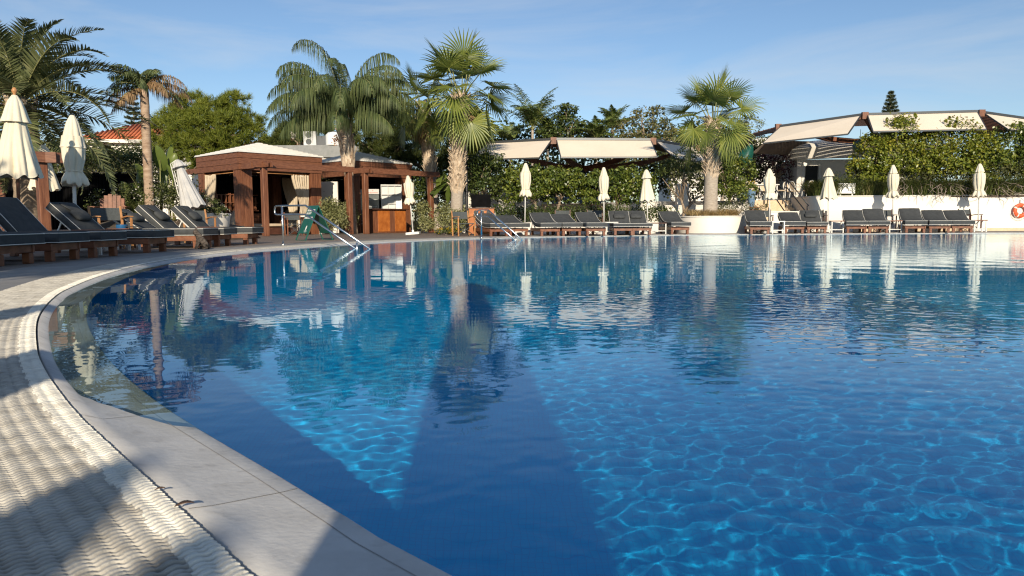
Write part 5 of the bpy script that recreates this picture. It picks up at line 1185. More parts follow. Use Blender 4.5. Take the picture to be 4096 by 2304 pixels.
for px, Y, lab, s_ in ((2925, 32.6, 'dark green furled sunshade sail hanging from the upper awning end', 1), (3440, 33.0, 'pale green round lantern cover hanging under the upper awning', .8)):
    p = at(px + (60 if s_ == 1 else 0), 620 if s_ == 1 else 585, Y); t = thing('hanging_bag' if s_ == 1 else 'lantern', lab, 'bag' if s_ == 1 else 'lantern', (p.x, Y, p.z))
    if s_ == 1: MB().lathe([(.02, -.52), (.22, -.50), (.30, -.30), (.31, -.1), (.24, .18), (.12, .42), (.03, .52)], 18, rf=lambda a, i: 1 + .10*math.sin(a*5 + i)).build('cover', M['bottle_green'], t, True); t.rotation_euler = (0, R(28), 0)
    else: MB().lathe([(.05, -.30), (.26, -.2), (.33, 0), (.26, .2), (.05, .30)], 20).build('globe', mat('globe_green', (.10, .20, .19), rough=.3), t, True); MB().tube([(0, 0, .3), (0, 0, .75)], .01, 5).build('hanger', M['dark_metal'], t, True)

# ---- houses in the trees
def house(label, loc, rz, w, d, h, rh, roof='tile_roof', over=.4):
    t = thing('house', label, 'house', loc, rz); MB().box((0, 0, h/2), (w, d, h)).build('wall', M['plaster'], t); m = MB(); X, Y_ = w/2 + over, d/2 + over
    n_ = 13
    ridge = max(.2, w/2 - d/2)
    q = [(-X, -Y_, h), (X, -Y_, h), (X, Y_, h), (-X, Y_, h), (-ridge, 0, h + rh), (ridge, 0, h + rh)]
    m.add(q, [(0, 1, 5, 4), (1, 2, 5), (2, 3, 4, 5), (3, 0, 4), (3, 2, 1, 0)]); rf_ = m.build('roof', M[roof], t)
    tl = MB()                                     # rows of pan tiles on the slope that faces the pool
    rows = int(2*X/.24)
    for k in range(rows):
        u = -X + .12 + k*.24; f = min(1, max(0, (X - abs(u))/max(.01, X - ridge))); a_ = Vector((u, -Y_ - .02, h + .03)); b_ = Vector((u, -Y_ + Y_*f*.98, h + rh*f*.98 + .03)); 
        if f > .05: tl.tube([a_, b_], .075, 5)
    tl.build('tile', M[roof], rf_, True)
    MB().box((0, -Y_ + .02, h - .10), (2*X, .14, .22)).build('eave', M['plaster'], t)
    MB().box((w*.2, .3, h + rh*.9), (.55, .55, 1.0)).build('chimney', M['plaster'], t)
    return t
p = at(505, 560, 48); h1 = house('house with an orange tiled roof behind the slim palm', (p.x, 51, 0), R(8), 7.0, 5.5, 5.9, 1.4)
p = at(1090, 545, 60); house('house with an orange tiled roof behind the cabana', (p.x + .2, 62, 0), R(-4), 4.6, 5, 6.6, 1.2)
t = thing('service_building', 'flat roofed grey building behind the cabana carrying an air conditioner', 'building', (at(1210, 700, 43).x, 44.5, 0)); MB().box((.6, 0, 2.3), (7.2, 3.0, 4.6)).build('wall', M['plaster'], t); MB().box((.4, -1.62, 4.62), (6.6, .06, .70)).build('parapet', mat('zinc', (.20, .21, .205), (.27, .275, .27), rough=.6, scale=3), t); MB().box((.6, 0, 4.90), (7.2, 3.0, .10)).build('roof', M['white_panel'], t)
zt = 4.98; p = at(1255, 575, 43.5); t = thing('air_conditioner', 'white outdoor air conditioner with two fans on the flat roof', 'air conditioner', (p.x, 43.4, zt)); MB().box((-.15, 0, .42), (.75, .36, .84), bev=.01).build('casing', M['white_panel'], t)
for z_ in (.23, .62): MB().tube([(-.22, -.185, z_), (-.22, -.195, z_)], .17, 20).build('fan_grille', M['dark_metal'], t)
MB().box((.55, .05, .30), (.6, .3, .55)).build('side_unit', M['dark_metal'], t)
t = thing('water_tank', 'round white water tank on the flat roof beside the palm trunk', 'tank', (at(1335, 590, 43.2).x, 43.2, zt)); MB().lathe([(.45, 0), (.45, .6), (.30, .75), (.05, .8)], 20).build('body', M['white_paint'], t, sharp=40)
t = thing('white_house', 'pale house far behind the trees between the awnings', 'house', (at(2900, 600, 60).x, 62, 0)); MB().box((0, 0, 3.4), (9, 5, 6.8)).build('wall', M['plaster'], t); MB().box((0, 0, 6.9), (9.4, 5.4, .25)).build('roof', M['white_panel'], t)
for k in range(3): MB().box((-3 + k*2.6, -2.52, 5.3), (1.2, .08, 1.4)).build('window', M['glass_dark'], t)

# ---- fence behind the left loungers, its shade put into near-black colour
t = thing('garden_fence', 'bamboo fence coloured black to stand for deep shade behind the left loungers', 'fence', (-20.6, 24.0, 0)); m = MB(); a = at(175, 700, 24); b = at(520, 700, 24.5)
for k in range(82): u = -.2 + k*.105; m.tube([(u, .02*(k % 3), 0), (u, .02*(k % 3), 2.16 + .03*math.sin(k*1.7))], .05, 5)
m.box((4.1, .09, 1.06), (8.7, .02, 2.12)); m.build('bamboo', M['shade_black'], t); MB().bar((-.2, -.06, 2.1), (8.4, -.06, 2.1), .05, .05).build('rail', M['shade_black'], t)

# ---- the cat
def cat(loc, rz):
    t = thing('cat', 'grey tabby cat sitting upright on the deck, head turned away from the pool', 'cat', loc, rz)
    J = {'hip': (0, 0, .100, .075, .080), 'belly': (.050, 0, .170, .068, .072), 'chest': (.105, 0, .240, .060, .066), 'neck': (.122, 0, .300, .056, .056), 'head': (.160, .0, .350, .086, .076), 'muz': (.212, .0, .332, .052, .044),
         'shL': (.120, .040, .21, .028, .030), 'elL': (.128, .050, .125, .023, .024), 'wrL': (.158, .044, .042, .018, .018), 'pwL': (.180, .044, .014, .024, .016),
         'shR': (.120, -.040, .21, .028, .030), 'elR': (.128, -.050, .125, .023, .024), 'wrR': (.158, -.044, .042, .018, .018), 'pwR': (.180, -.044, .014, .024, .016),
         'thL': (-.005, .075, .100, .052, .060), 'knL': (.055, .090, .080, .036, .036), 'hkL': (-.035, .088, .026, .022, .020), 'ftL': (.075, .090, .012, .020, .012),
         'thR': (-.005, -.075, .100, .052, .060), 'knR': (.055, -.090, .080, .036, .036), 'hkR': (-.035, -.088, .026, .022, .020), 'ftR': (.075, -.090, .012, .020, .012),
         'rump': (-.065, 0, .058, .055, .048), 'ta': (-.115, -.03, .022, .020, .019), 'tb': (-.09, -.12, .017, .017, .015), 'tc': (.00, -.160, .016, .015, .014), 'td': (.08, -.160, .014, .011, .010)}
    E = [('hip', 'belly'), ('belly', 'chest'), ('chest', 'neck'), ('neck', 'head'), ('head', 'muz')] + [(a + s, b + s) for s in 'LR' for a, b in (('sh', 'el'), ('el', 'wr'), ('wr', 'pw'), ('th', 'kn'), ('kn', 'hk'), ('hk', 'ft'))] + [('chest', 'shL'), ('chest', 'shR'), ('hip', 'thL'), ('hip', 'thR'), ('hip', 'rump'), ('rump', 'ta'), ('ta', 'tb'), ('tb', 'tc'), ('tc', 'td')]
    ks = list(J); me = bpy.data.meshes.new('body'); me.from_pydata([J[k][:3] for k in ks], [(ks.index(a), ks.index(b)) for a, b in E], [])
    o = mesh_obj('body', me, M['cat'], t); sk_ = o.modifiers.new('skin', 'SKIN')
    for v, k in zip(me.skin_vertices[0].data, ks): v.radius = J[k][3:5]; v.use_root = (k == 'hip')
    sk_.use_smooth_shade = True; sb = o.modifiers.new('sub', 'SUBSURF'); sb.levels = 2; sb.render_levels = 2
    for s in (-1, 1):
        c = Vector((.150, s*.032, .384)); MB().add([c + Vector((.016, -.020, 0)), c + Vector((.010, .022, 0)), c + Vector((-.016, .016, 0)), c + Vector((-.014, -.018, 0)), c + Vector((0, s*.016, .062))], [(0, 1, 4), (1, 2, 4), (2, 3, 4), (3, 0, 4)]).build('ear', M['cat'], t)
        vs, fs = soft_box(.013, .013, .013, 5, 5, 1); MB().add([v + Vector((.190, s*.027, .362)) for v in vs], fs).build('eye', M['black'], t, True)
    vs, fs = soft_box(.012, .014, .010, 5, 5, 1); MB().add([v + Vector((.214, 0, .336)) for v in vs], fs).build('nose', M['black'], t, True)
    return t
cat((-6.20, 14.55, 0), R(222))
# ---------------------------------------------------------------- palms
def bl(px, py, Y, rx, ry, rz): p = at(px, py, Y); return (p.x, p.y, p.z, rx, ry, rz)
GA = 2.39996
rng = np.random.default_rng(5)
# date palm
specs = []
for k in range(64):
    u = (k + .5)/64; el = R(86 - 122*u**.9 + rng.normal()*5); specs.append(dict(az=k*GA + rng.normal()*.15, el=el, length=3.25*rng.uniform(.9, 1.1)*(1 - .18*(u < .12)), droop=R(42 + 38*rng.uniform() + 14*(1 - u)), nl=72, ll=.50, lw=.040, hang=.08, lift=.40, forward=.8, power=1.6, twist=rng.normal()*.25))
b = at(116, 930, 19.3); c = at(82, 415, 19.3)
feather_palm('big date palm with stiff arching fronds behind the largest parasol', (b.x, 19.3, 0), (c.x, 19.3, c.z), .30, .27, specs, 'date', 'bark', 3, bulge=(.45, .36), name='date_palm')
# slim palm with withered fronds
specs = [dict(az=a, el=R(e), length=l, droop=R(d), nl=46, ll=.46, lw=.026, hang=.75, lift=.1, forward=.45, twist=rng.normal()*.4) for a, e, l, d in
         ((R(165), 48, 1.25, 120), (R(200), 30, 1.2, 110), (R(250), 55, 1.1, 120), (R(290), 40, 1.1, 110), (R(110), 60, 1.2, 120), (R(60), 62, 1.1, 120), (R(140), 70, 1.1, 110), (R(320), 66, 1.1, 110), (R(20), 15, 1.15, 80), (R(185), 60, 1.15, 105), (R(225), 72, 1.1, 100), (R(80), 80, 1.0, 90))]
dead = [dict(az=a, el=R(e), length=l, droop=R(d), nl=46, ll=.48, lw=.022, hang=1.6, lift=.0, forward=.35, twist=rng.normal()*.4) for a, e, l, d in ((R(-8), 42, 1.55, 105), (R(15), 28, 1.5, 100), (R(190), 12, 1.3, 90), (R(-30), 25, 1.3, 100), (R(172), -5, 1.2, 60), (R(240), -10, 1.0, 60), (R(40), 10, 1.2, 80), (R(205), -20, 1.2, 50))]
b = at(604, 935, 21); c = at(576, 352, 21)
feather_palm('slim ringed palm with green and withered brown drooping fronds in the flower bed', (b.x, 21, 0), (c.x, 21, c.z), .135, .115, specs, 'queen', 'bark_palm', 4, dead=dead, name='queen_palm')
# big feather palm in front of the kiosk
specs = []
for a, e, l, d, pw in ((172, 79, 4.7, 150, 3.8), (165, 64, 4.1, 135, 2.6), (190, 66, 4.0, 140, 2.8), (18, 62, 4.1, 135, 2.6), (-14, 62, 4.0, 130, 2.6), (215, 60, 3.6, 140, 2.4), (325, 56, 3.6, 135, 2.3), (140, 40, 3.5, 105, 2), (180, 40, 3.8, 108, 2), (2, 42, 3.8, 108, 2), (184, 52, 3.9, 120, 2.2), (176, 30, 3.7, 95, 1.7), (205, 40, 3.5, 110, 2), (150, 56, 3.7, 120, 2.3), (8, 74, 4.2, 140, 3.2), (-6, 52, 3.9, 118, 2.3), (14, 34, 3.7, 95, 1.8), (-28, 42, 3.5, 112, 2), (35, 60, 3.7, 125, 2.4), (255, 66, 3.4, 165, 2.2), (285, 52, 3.2, 150, 1.9), (232, 50, 3.3, 140, 1.9), (310, 60, 3.4, 150, 2.2), (272, 25, 2.7, 100, 1.5), (90, 56, 3.5, 115, 2), (60, 44, 3.5, 110, 2), (120, 60, 3.5, 120, 2.2), (100, 84, 3.4, 120, 3), (330, 18, 2.9, 85, 1.6), (198, 14, 2.9, 80, 1.6), (268, 80, 3.3, 140, 3)):
    specs.append(dict(az=R(a) + rng.normal()*.06, el=R(e), length=l, droop=R(d), nl=112, ll=1.30, lw=.030, hang=3.0, lift=.10, forward=.35, power=pw, twist=rng.normal()*.2, cover=.14))
b = at(1418, 938, 30.4); c = at(1374, 478, 30.4)
qp = feather_palm('tall feather palm with long weeping dark fronds between cabana and kiosk', (b.x, 30.4, 0), (c.x, 30.4, c.z), .12, .20, specs, 'queen', 'bark_palm', 6, bulge=(.52, .285), name='queen_palm')
vs_ = Gather(); P = np.random.default_rng(3).normal(size=(60, 3))*np.array([.06, .06, .09]) + np.array([c.x - b.x - .33, -.20, c.z - .86]); V, Fc = leaves(P, unit(np.random.default_rng(4).normal(size=(60, 3))), .07, .06, np.random.default_rng(2)); fast('fruit_cluster', V, Fc, leafmat('fruit', (.45, .12, .02), (.6, .22, .03)), qp)
def fan_specs(n, stalk, Rr, seed, e0=88, e1=-42, drp=.38):
    rg = np.random.default_rng(seed); out = []
    for k in range(n):
        u = (k + .5)/n; out.append(dict(az=k*GA + rg.normal()*.2, el=R(e0 + (e1 - e0)*u**.95 + rg.normal()*5), stalk=stalk*rg.uniform(.8, 1.15)*(1 if u > .1 else 1.25), Rr=Rr*rg.uniform(.85, 1.1), droop=drp*rg.uniform(.5, 1.5)*(.5 + u), bend=R(6 + 40*u), nseg=30))
    return out
b = at(1822, 932, 29); c = at(1843, 395, 29); b.z = 0
fan_palm('tall fan palm with a shaggy leaf-booted trunk beside the black lamp post', b, c, .23, .25, fan_specs(32, 1.30, 1.12, 2), 5, nb=360, boots=(.30, 1.0), boot_len=.34, Rr=1.05, skirt=4)
b = at(1748, 935, 33.5); c = at(1690, 440, 33.5); b.z = 0
fan_palm('fan palm with a split-bark trunk standing behind the kiosk pergola end', b, c, .25, .20, fan_specs(20, 1.15, 1.1, 9, 75, -50), 8, nb=90, boots=(.42, 1.0), boot_len=.6, Rr=1.1, skirt=6)
b = at(2840, 858, 28.7); c = at(2852, 492, 28.7)
fan_palm('shorter fan palm growing in the round white planter', (b.x, 28.7, .58), c, .27, .24, fan_specs(24, 1.0, 1.0, 4, 88, -38, .3), 11, nb=170, boots=(.42, 1.0), boot_len=.26, Rr=.9)

# ---------------------------------------------------------------- conifers
pine('bright yellow green pine between the slim palm and the cabana', tuple(at(850, 935, 35)), [bl(x_, y_, 35 + q_, r_, r_, r_*.85) for x_, y_, q_, r_ in ((685, 505, 0, .85), (765, 432, 0, .85), (850, 468, -.3, 1.0), (935, 428, 0, .8), (1012, 505, .3, .65), (900, 455, .2, .8), (730, 470, .2, .8), (660, 540, -.2, .9), (740, 530, -.7, 1.0), (830, 520, -.9, 1.1), (920, 530, -.8, 1.05), (1000, 550, 0, .8), (690, 610, -.5, .85), (780, 610, -1, 1.0), (870, 610, -1, 1.0), (960, 610, -.5, .85), (740, 670, -.4, .8), (840, 680, -.4, .8), (620, 590, .2, .6))], 'pine', 21, n_tuft=2600, needle=.30, width=.020, n_needle=28)
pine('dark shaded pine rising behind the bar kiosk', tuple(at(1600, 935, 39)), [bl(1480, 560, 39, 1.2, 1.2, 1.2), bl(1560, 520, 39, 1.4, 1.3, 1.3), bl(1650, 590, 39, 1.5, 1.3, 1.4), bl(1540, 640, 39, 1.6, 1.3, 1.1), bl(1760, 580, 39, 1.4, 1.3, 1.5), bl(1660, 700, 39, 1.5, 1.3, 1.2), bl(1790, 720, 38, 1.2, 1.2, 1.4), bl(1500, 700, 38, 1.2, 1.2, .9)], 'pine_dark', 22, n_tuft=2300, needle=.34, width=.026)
pine('fresh green pine showing between the fan palm trunk and the lower awning', tuple(at(1905, 935, 36)), [bl(1890, 560, 36, .75, .8, .9), bl(1900, 640, 36, .7, .8, .7), bl(1870, 480, 36.5, .6, .6, .6)], 'pine', 23, n_tuft=650, needle=.32, width=.02, trunk_r=.1)
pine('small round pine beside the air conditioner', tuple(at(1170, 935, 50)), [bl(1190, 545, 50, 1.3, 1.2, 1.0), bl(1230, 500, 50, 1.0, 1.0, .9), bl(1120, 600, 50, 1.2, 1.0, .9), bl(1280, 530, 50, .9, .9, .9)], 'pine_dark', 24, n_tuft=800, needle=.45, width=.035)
p = at(535, 470, 90); norfolk('distant norfolk pine between the slim palm and the orange roof', (p.x, 90, 0), at(535, 350, 90).z, 2.5, 25)
p = at(3560, 470, 70); norfolk('distant norfolk pine above the upper awning', (p.x, 70, 0), at(3560, 366, 70).z, 2.0, 26, .3)

# ---------------------------------------------------------------- trees and shrubs round the terraces
def shr(label, px, pyb, Y, blobs, n, l, w_, m_, seed, z=0, name='shrub', cat='shrub', **k): p = at(px, pyb, Y); return shrub(name, label, cat, (p.x, Y, z), blobs, n, l, w_, m_, seed, **k)
def tre(label, px, Y, tpx, tpy, r, blobs, n, l, w_, m_, seed, z=0, name='citrus_tree', **k): p = at(px, 900, Y); q = at(tpx, tpy, Y); return tree(name, label, 'tree', (p.x, Y, z), (q.x, Y, q.z), r, blobs, n, l, w_, m_, seed, **k)
GCT = 'citrus trees in front of the lower awning'
tre('dark citrus tree beside the black lamp post', 1925, 30.6, 1930, 790, .07, [bl(1915, 700, 30.6, .75, .8, .85), bl(1965, 690, 30.6, .65, .8, .8), bl(1940, 770, 30.4, .7, .7, .6)], 3800, .13, .075, 'hedge', 41, group=GCT)
tre('citrus tree with a visible trunk behind the slim parasol', 2145, 30.2, 2140, 800, .08, [bl(2060, 740, 30.2, .55, .7, .8), bl(2130, 740, 30.2, .6, .7, .7), bl(2090, 790, 30, .7, .6, .55), bl(2150, 770, 30.2, .5, .5, .6)], 4000, .13, .075, 'citrus', 42, group=GCT)
tre('full round citrus tree in the middle of the lower terrace', 2240, 30.4, 2240, 800, .08, [bl(2205, 735, 30.4, .6, .7, .62), bl(2275, 740, 30.4, .65, .7, .65), bl(2235, 790, 30.2, .75, .6, .4)], 4400, .13, .075, 'citrus', 43, group=GCT)
tre('citrus tree behind the first of two parasols', 2370, 30.6, 2370, 810, .08, [bl(2375, 755, 30.6, .55, .7, .6), bl(2350, 800, 30.4, .5, .6, .4), bl(2405, 730, 30.8, .4, .6, .5)], 3400, .13, .075, 'citrus', 44, group=GCT)
tre('citrus tree with a short trunk between the two parasols', 2470, 30.2, 2468, 810, .08, [bl(2470, 750, 30.2, .5, .7, .7), bl(2530, 740, 30.2, .65, .7, .72), bl(2510, 795, 30, .7, .6, .4), bl(2580, 760, 30.4, .42, .6, .65)], 4600, .13, .075, 'citrus', 45, group=GCT)
t5 = tre('small branching tree with bare crooked limbs by the white pillar', 2735, 30.8, 2722, 790, .075, [bl(2700, 690, 30.8, .8, .8, .5), bl(2740, 640, 30.8, .7, .7, .5), bl(2660, 720, 30.8, .55, .6, .5), bl(2770, 700, 30.8, .6, .6, .4)], 2000, .11, .055, 'hedge', 46, name='branching_tree')
br = MB(); o = Vector((at(2735, 900, 30.8).x, 30.8, 0)); q = [at(2735, 850, 30.8) - o, at(2765, 815, 30.8) - o, at(2785, 790, 30.8) - o, at(2822, 780, 30.8) - o]; br.tube(q, [.06, .055, .045, .03], 8).tube([q[1], at(2750, 770, 30.8) - o, at(2745, 730, 30.8) - o], [.05, .04, .02], 7); br.build('limb', M['bark'], t5, True)
tre('broad citrus bush behind the round planter', 2925, 31.6, 2920, 790, .07, [bl(2900, 690, 31.6, .6, .7, .7), bl(2960, 700, 31.6, .6, .7, .7), bl(2920, 770, 31.4, .7, .6, .5), bl(2890, 640, 31.8, .5, .6, .5), bl(2985, 760, 31.6, .4, .5, .4)], 4000, .125, .07, 'citrus', 47, group=GCT)
tre('young sapling in a pot against the white wall by the barrel', 2945, 30.4, 2943, 830, .02, [bl(2945, 790, 30.4, .42, .4, .42)], 500, .10, .05, 'citrus', 48, name='sapling')
tre('tall grey green tree behind the dark hanging cover', 3000, 40, 2990, 640, .12, [bl(2960, 560, 40, .9, 1, .9), bl(3000, 520, 40, .7, .8, .8), bl(2940, 640, 40, 1.0, 1, 1.0), bl(3030, 660, 40, 1.0, 1, 1.0), bl(3020, 600, 40, .8, .8, .8)], 2600, .16, .07, 'dull_leaf', 49, name='olive_tree', holes=.35)
tre('dark glossy tree rising above the lower awning', 2270, 43, 2275, 560, .12, [bl(2250, 520, 43, 1.0, .9, .8), bl(2290, 480, 43, .7, .7, .7), bl(2320, 545, 43, .9, .8, .6), bl(2265, 455, 43, .45, .5, .6), bl(2200, 550, 43, .8, .8, .6)], 2200, .22, .10, 'hedge', 50, name='magnolia_tree', holes=.3)
tre('sparse yellowing tree above the joint of the lower awning', 2580, 42, 2580, 560, .12, [bl(2520, 520, 42, .9, .8, .7), bl(2590, 480, 42, 1.0, .8, .7), bl(2640, 530, 42, .9, .8, .7), bl(2550, 565, 42, 1.3, .9, .4), bl(2630, 450, 42, .5, .5, .4), bl(2690, 560, 42, .9, .8, .6)], 2800, .17, .08, 'olive_tree', 51, name='acacia_tree', holes=.4, spread=.12)
tre('reddish leaved creeper tree over the shaded wall by the pavilion', 3110, 38, 3110, 700, .1, [bl(3090, 640, 38, .9, .7, .7), bl(3140, 660, 38, .8, .7, .7), bl(3110, 710, 37.8, .8, .6, .5), bl(3170, 620, 38, .6, .6, .5)], 1500, .13, .08, 'purple_leaf', 52, name='bougainvillea')
# small palms in the background
for px, pyc, pyt, Y, n, l, sd, lab in ((2130, 520, 410, 43, 11, 2.3, 1, 'arching areca palm above the first awning panel'), (2190, 560, 480, 44, 9, 1.6, 2, 'low areca palm next to the dark glossy tree'), (2040, 570, 500, 45, 9, 1.6, 3, 'feathery palm tips over the awning near the lamp post'), (2450, 520, 440, 43, 15, 1.4, 4, 'upright bushy palm above the middle awning panel'), (2385, 560, 490, 42, 15, 1.3, 5, 'spiky low palm above the middle awning panel'), (2890, 740, 640, 36, 10, 1.7, 6, 'grey feather palm seen behind the trunk in the round planter')):
    rg = np.random.default_rng(sd + 90); c = at(px, pyc, Y); n = int(n*1.5); l *= 1.2; sp = [dict(az=k*GA + rg.normal()*.2, el=R(rg.uniform(45, 88)), length=l*rg.uniform(.8, 1.15), droop=R(rg.uniform(40, 100)), nl=40, ll=l*.26, lw=.05, hang=.5, lift=.25, forward=.7) for k in range(n)]
    feather_palm(lab, (c.x, Y, 0), (c.x, Y, c.z), .10, .07, sp, 'areca' if px < 2880 else 'date', 'trunk_grey', sd, name='areca_palm')

# hedges and masses that close the view under the awnings
def mass(label, boxes, n, l, w_, m_, seed, name='hedge', cat='hedge', spread=.2):
    b0 = boxes[0]; return shrub(name, label, cat, (b0[0], b0[1], 0), boxes, n, l, w_, m_, seed, clumps=60, spread=spread, holes=.05, shell=.25)
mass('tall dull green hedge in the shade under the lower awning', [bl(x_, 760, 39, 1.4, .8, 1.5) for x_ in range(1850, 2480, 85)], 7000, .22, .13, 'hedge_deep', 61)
mass('tall olive coloured hedge between the two awnings', [bl(x_, 720, 40, 1.4, .8, 2.0) for x_ in range(2520, 3180, 85)], 7000, .22, .13, 'dull_leaf', 62)
mass('dark screen of trees filling the gap behind the citrus trees', [bl(x_, 640, 47, 1.7, .9, 2.2) for x_ in range(1900, 2980, 110)], 8000, .28, .17, 'hedge', 63)
mass('clipped hedge rising over the black fence', [bl(x_, 650, 26, .55, .5, .45) for x_ in range(250, 640, 55)], 4200, .09, .05, 'hedge', 64)
mass('dark hedge inside and behind the cabana', [bl(x_, 800, 33.2, .7, .5, 1.2) for x_ in range(1180, 1300, 55)] , 2600, .09, .05, 'dull_leaf', 65)
mass('dark shrubs behind the kiosk and fan palm trunks', [bl(x_, 800, 35.5, .8, .6, 1.3) for x_ in range(1640, 1900, 60)], 4500, .16, .10, 'hedge', 66)
mass('clump of shrubs between the date palm and the pine', [bl(x_, y_, 29, .9, .8, .9) for x_, y_ in ((560, 680), (480, 700), (620, 740), (700, 770), (400, 690))], 5200, .15, .07, 'dull_leaf', 67)
mass('far green treetops behind the date palm', [bl(x_, y_, 46, 2.2, 1, 1.6) for x_, y_ in ((20, 640), (140, 660), (260, 650), (380, 680))], 4500, .30, .16, 'dull_leaf', 68)
GB = 'clipped pale boxwood bushes round the kiosk'
shr('clipped pale bush between the folding sign and the kiosk post', 1335, 935, 28.6, [bl(1320, 870, 28.6, .42, .4, .62), bl(1350, 880, 28.6, .34, .4, .55)], 5200, .07, .05, 'pale_hedge', 71, group=GB, clumps=90, spread=.24, holes=0, shell=.3)
shr('clipped pale bush between the slim palm stem and the coolers', 1408, 935, 30.8, [bl(1400, 870, 30.8, .32, .35, .55)], 2400, .07, .05, 'pale_hedge', 72, group=GB, clumps=90, spread=.24, holes=0, shell=.3)
shr('clipped pale bush behind the leaning parasol and pergola post', 1690, 935, 30.8, [bl(1690, 850, 31, .36, .4, .40), bl(1695, 905, 30.6, .42, .4, .36)], 3600, .07, .05, 'pale_hedge', 73, group=GB, clumps=90, spread=.24, holes=0, shell=.3)
shr('clipped pale bush in front of the tall fan palm trunk', 1785, 935, 28.3, [bl(1775, 880, 28.3, .34, .35, .50), bl(1830, 890, 28.4, .28, .3, .40), bl(1850, 870, 30.2, .35, .3, .45)], 4200, .07, .05, 'pale_hedge', 74, group=GB, clumps=90, spread=.24, holes=0, shell=.3)
shr('bed of small yellow flowers at the foot of the tall fan palm', 1800, 935, 27.4, [bl(1780, 928, 27.4, .36, .25, .14), bl(1815, 930, 27.5, .3, .25, .12)], 700, .07, .04, 'ground_cover', 75, name='flower_bed', cat='flower bed', flowers=('flower_yellow', 130, .06))
shr('big banana like leaves between the two fan palm trunks', 1785, 935, 32, [bl(1785, 760, 32, .5, .4, .5)], 26, .9, .32, 'banana', 76, name='banana_plant', cat='plant')
mass('low clipped hedge behind the far loungers', [bl(x_, 868, 29, .55, .45, .42) for x_ in range(1990, 2700, 48)], 7500, .08, .055, 'hedge', 77)
mass('low shrubs and lavender beside the barrel', [bl(x_, y_, 29.8, .38, .35, .32) for x_, y_ in ((2900, 840), (2950, 835), (2995, 845), (3040, 850), (2870, 850))], 1500, .10, .03, 'dull_leaf', 78)
# banana plant and flower mound on the left
p = at(655, 775, 21.8); t = thing('banana_plant', 'upright banana plant with paddle leaves behind the slim palm', 'plant', (p.x, 21.8, .5)); G1 = Gather(); st = MB(); rg = np.random.default_rng(8)
for px, py, l in ((640, 640, .75), (665, 630, .75), (690, 650, .5), (650, 710, .6), (675, 700, .5), (560, 690, .6), (545, 725, .6), (590, 745, .55), (500, 755, .55), (540, 770, .5), (655, 760, .45)):
    tip = at(px, py, 21.8 + rg.normal()*.25) - Vector((p.x, 21.8, .5)); b0 = Vector((rg.normal()*.1 + (tip.x*.5), rg.normal()*.1, .05)); d = tip - b0; ln = d.length; st.tube([b0, b0.lerp(tip, .45) + Vector((0, 0, .05)), tip], [.035, .022, .008], 6)
    dn = (d.normalized() + Vector((rg.normal()*.25, rg.normal()*.25, .1))).normalized(); s_ = dn.cross(Vector((rg.normal()*.8, 1, rg.normal()*.6))).normalized(); nn = s_.cross(dn); L_ = l; rows = []
    for q in np.linspace(0, 1, 9):
        c_ = tip - dn*L_*.5 + dn*L_*q*1.05 + nn*(.10*q*q); hw = .15*math.sin(pi*min(.999, q*.93 + .06))**.62*L_/.6; rows += [c_ - s_*hw + nn*.05, c_, c_ + s_*hw + nn*.05]
    V = np.array([tuple(r_) for r_ in rows]); k = np.arange(8)[:, None]*3; G1.add(V, np.concatenate([k + np.array([[0, 1, 4, 3]]), k + np.array([[1, 2, 5, 4]])]))
G1.build('leaf', M['banana'], t, True); st.build('stem', M['petiole'], t, True)
md = [bl(470, 815, 21.5, .8, .8, .42), bl(560, 800, 21.5, .8, .8, .5), bl(650, 805, 21.3, .8, .8, .52), bl(730, 820, 21.5, .8, .8, .48), bl(800, 838, 21.8, .7, .7, .38), bl(850, 852, 22.0, .5, .6, .24)]
struct(MB().lathe([(2.9, 0), (2.5, .35), (1.5, .60), (.1, .66)], 24, c=(at(620, 900, 22.3).x, 22.9, -.01)).build('flower_bed_soil', M['soil'], None, True))
mass('mound of white flowering ground cover between the slim palm and the white planter', md, 9000, .06, .035, 'ground_cover', 81, name='flower_mound', cat='flower bed', spread=.10)
rg = np.random.default_rng(83); P, Nn = cloud_points([(b_[0], b_[1], b_[2] + .03, b_[3]*1.03, b_[4]*1.03, b_[5]*1.06) for b_ in md], 260, rg, clumps=200, spread=.04, shell=.97); V, Fc = leaves(P, Nn, .055, .05, rg); tag(fast('white_flowers', V, Fc, M['flower']), 'tiny white flowers scattered over the ground cover mound', 'flowers', kind='stuff')
rg = np.random.default_rng(84); pts = [(at(px, 800, 20.9).x, 20.9 + rg.normal()*.3, .75) for px in rg.uniform(430, 590, 30)]; V, Fc = grass_clump(pts, 26, .55, .12, 1.1, .014, rg, .7); tag(fast('long_grass', V, Fc, M['blade']), 'long thin grass leaning out of the flower bed beside the slim palm', 'grass', kind='stuff')

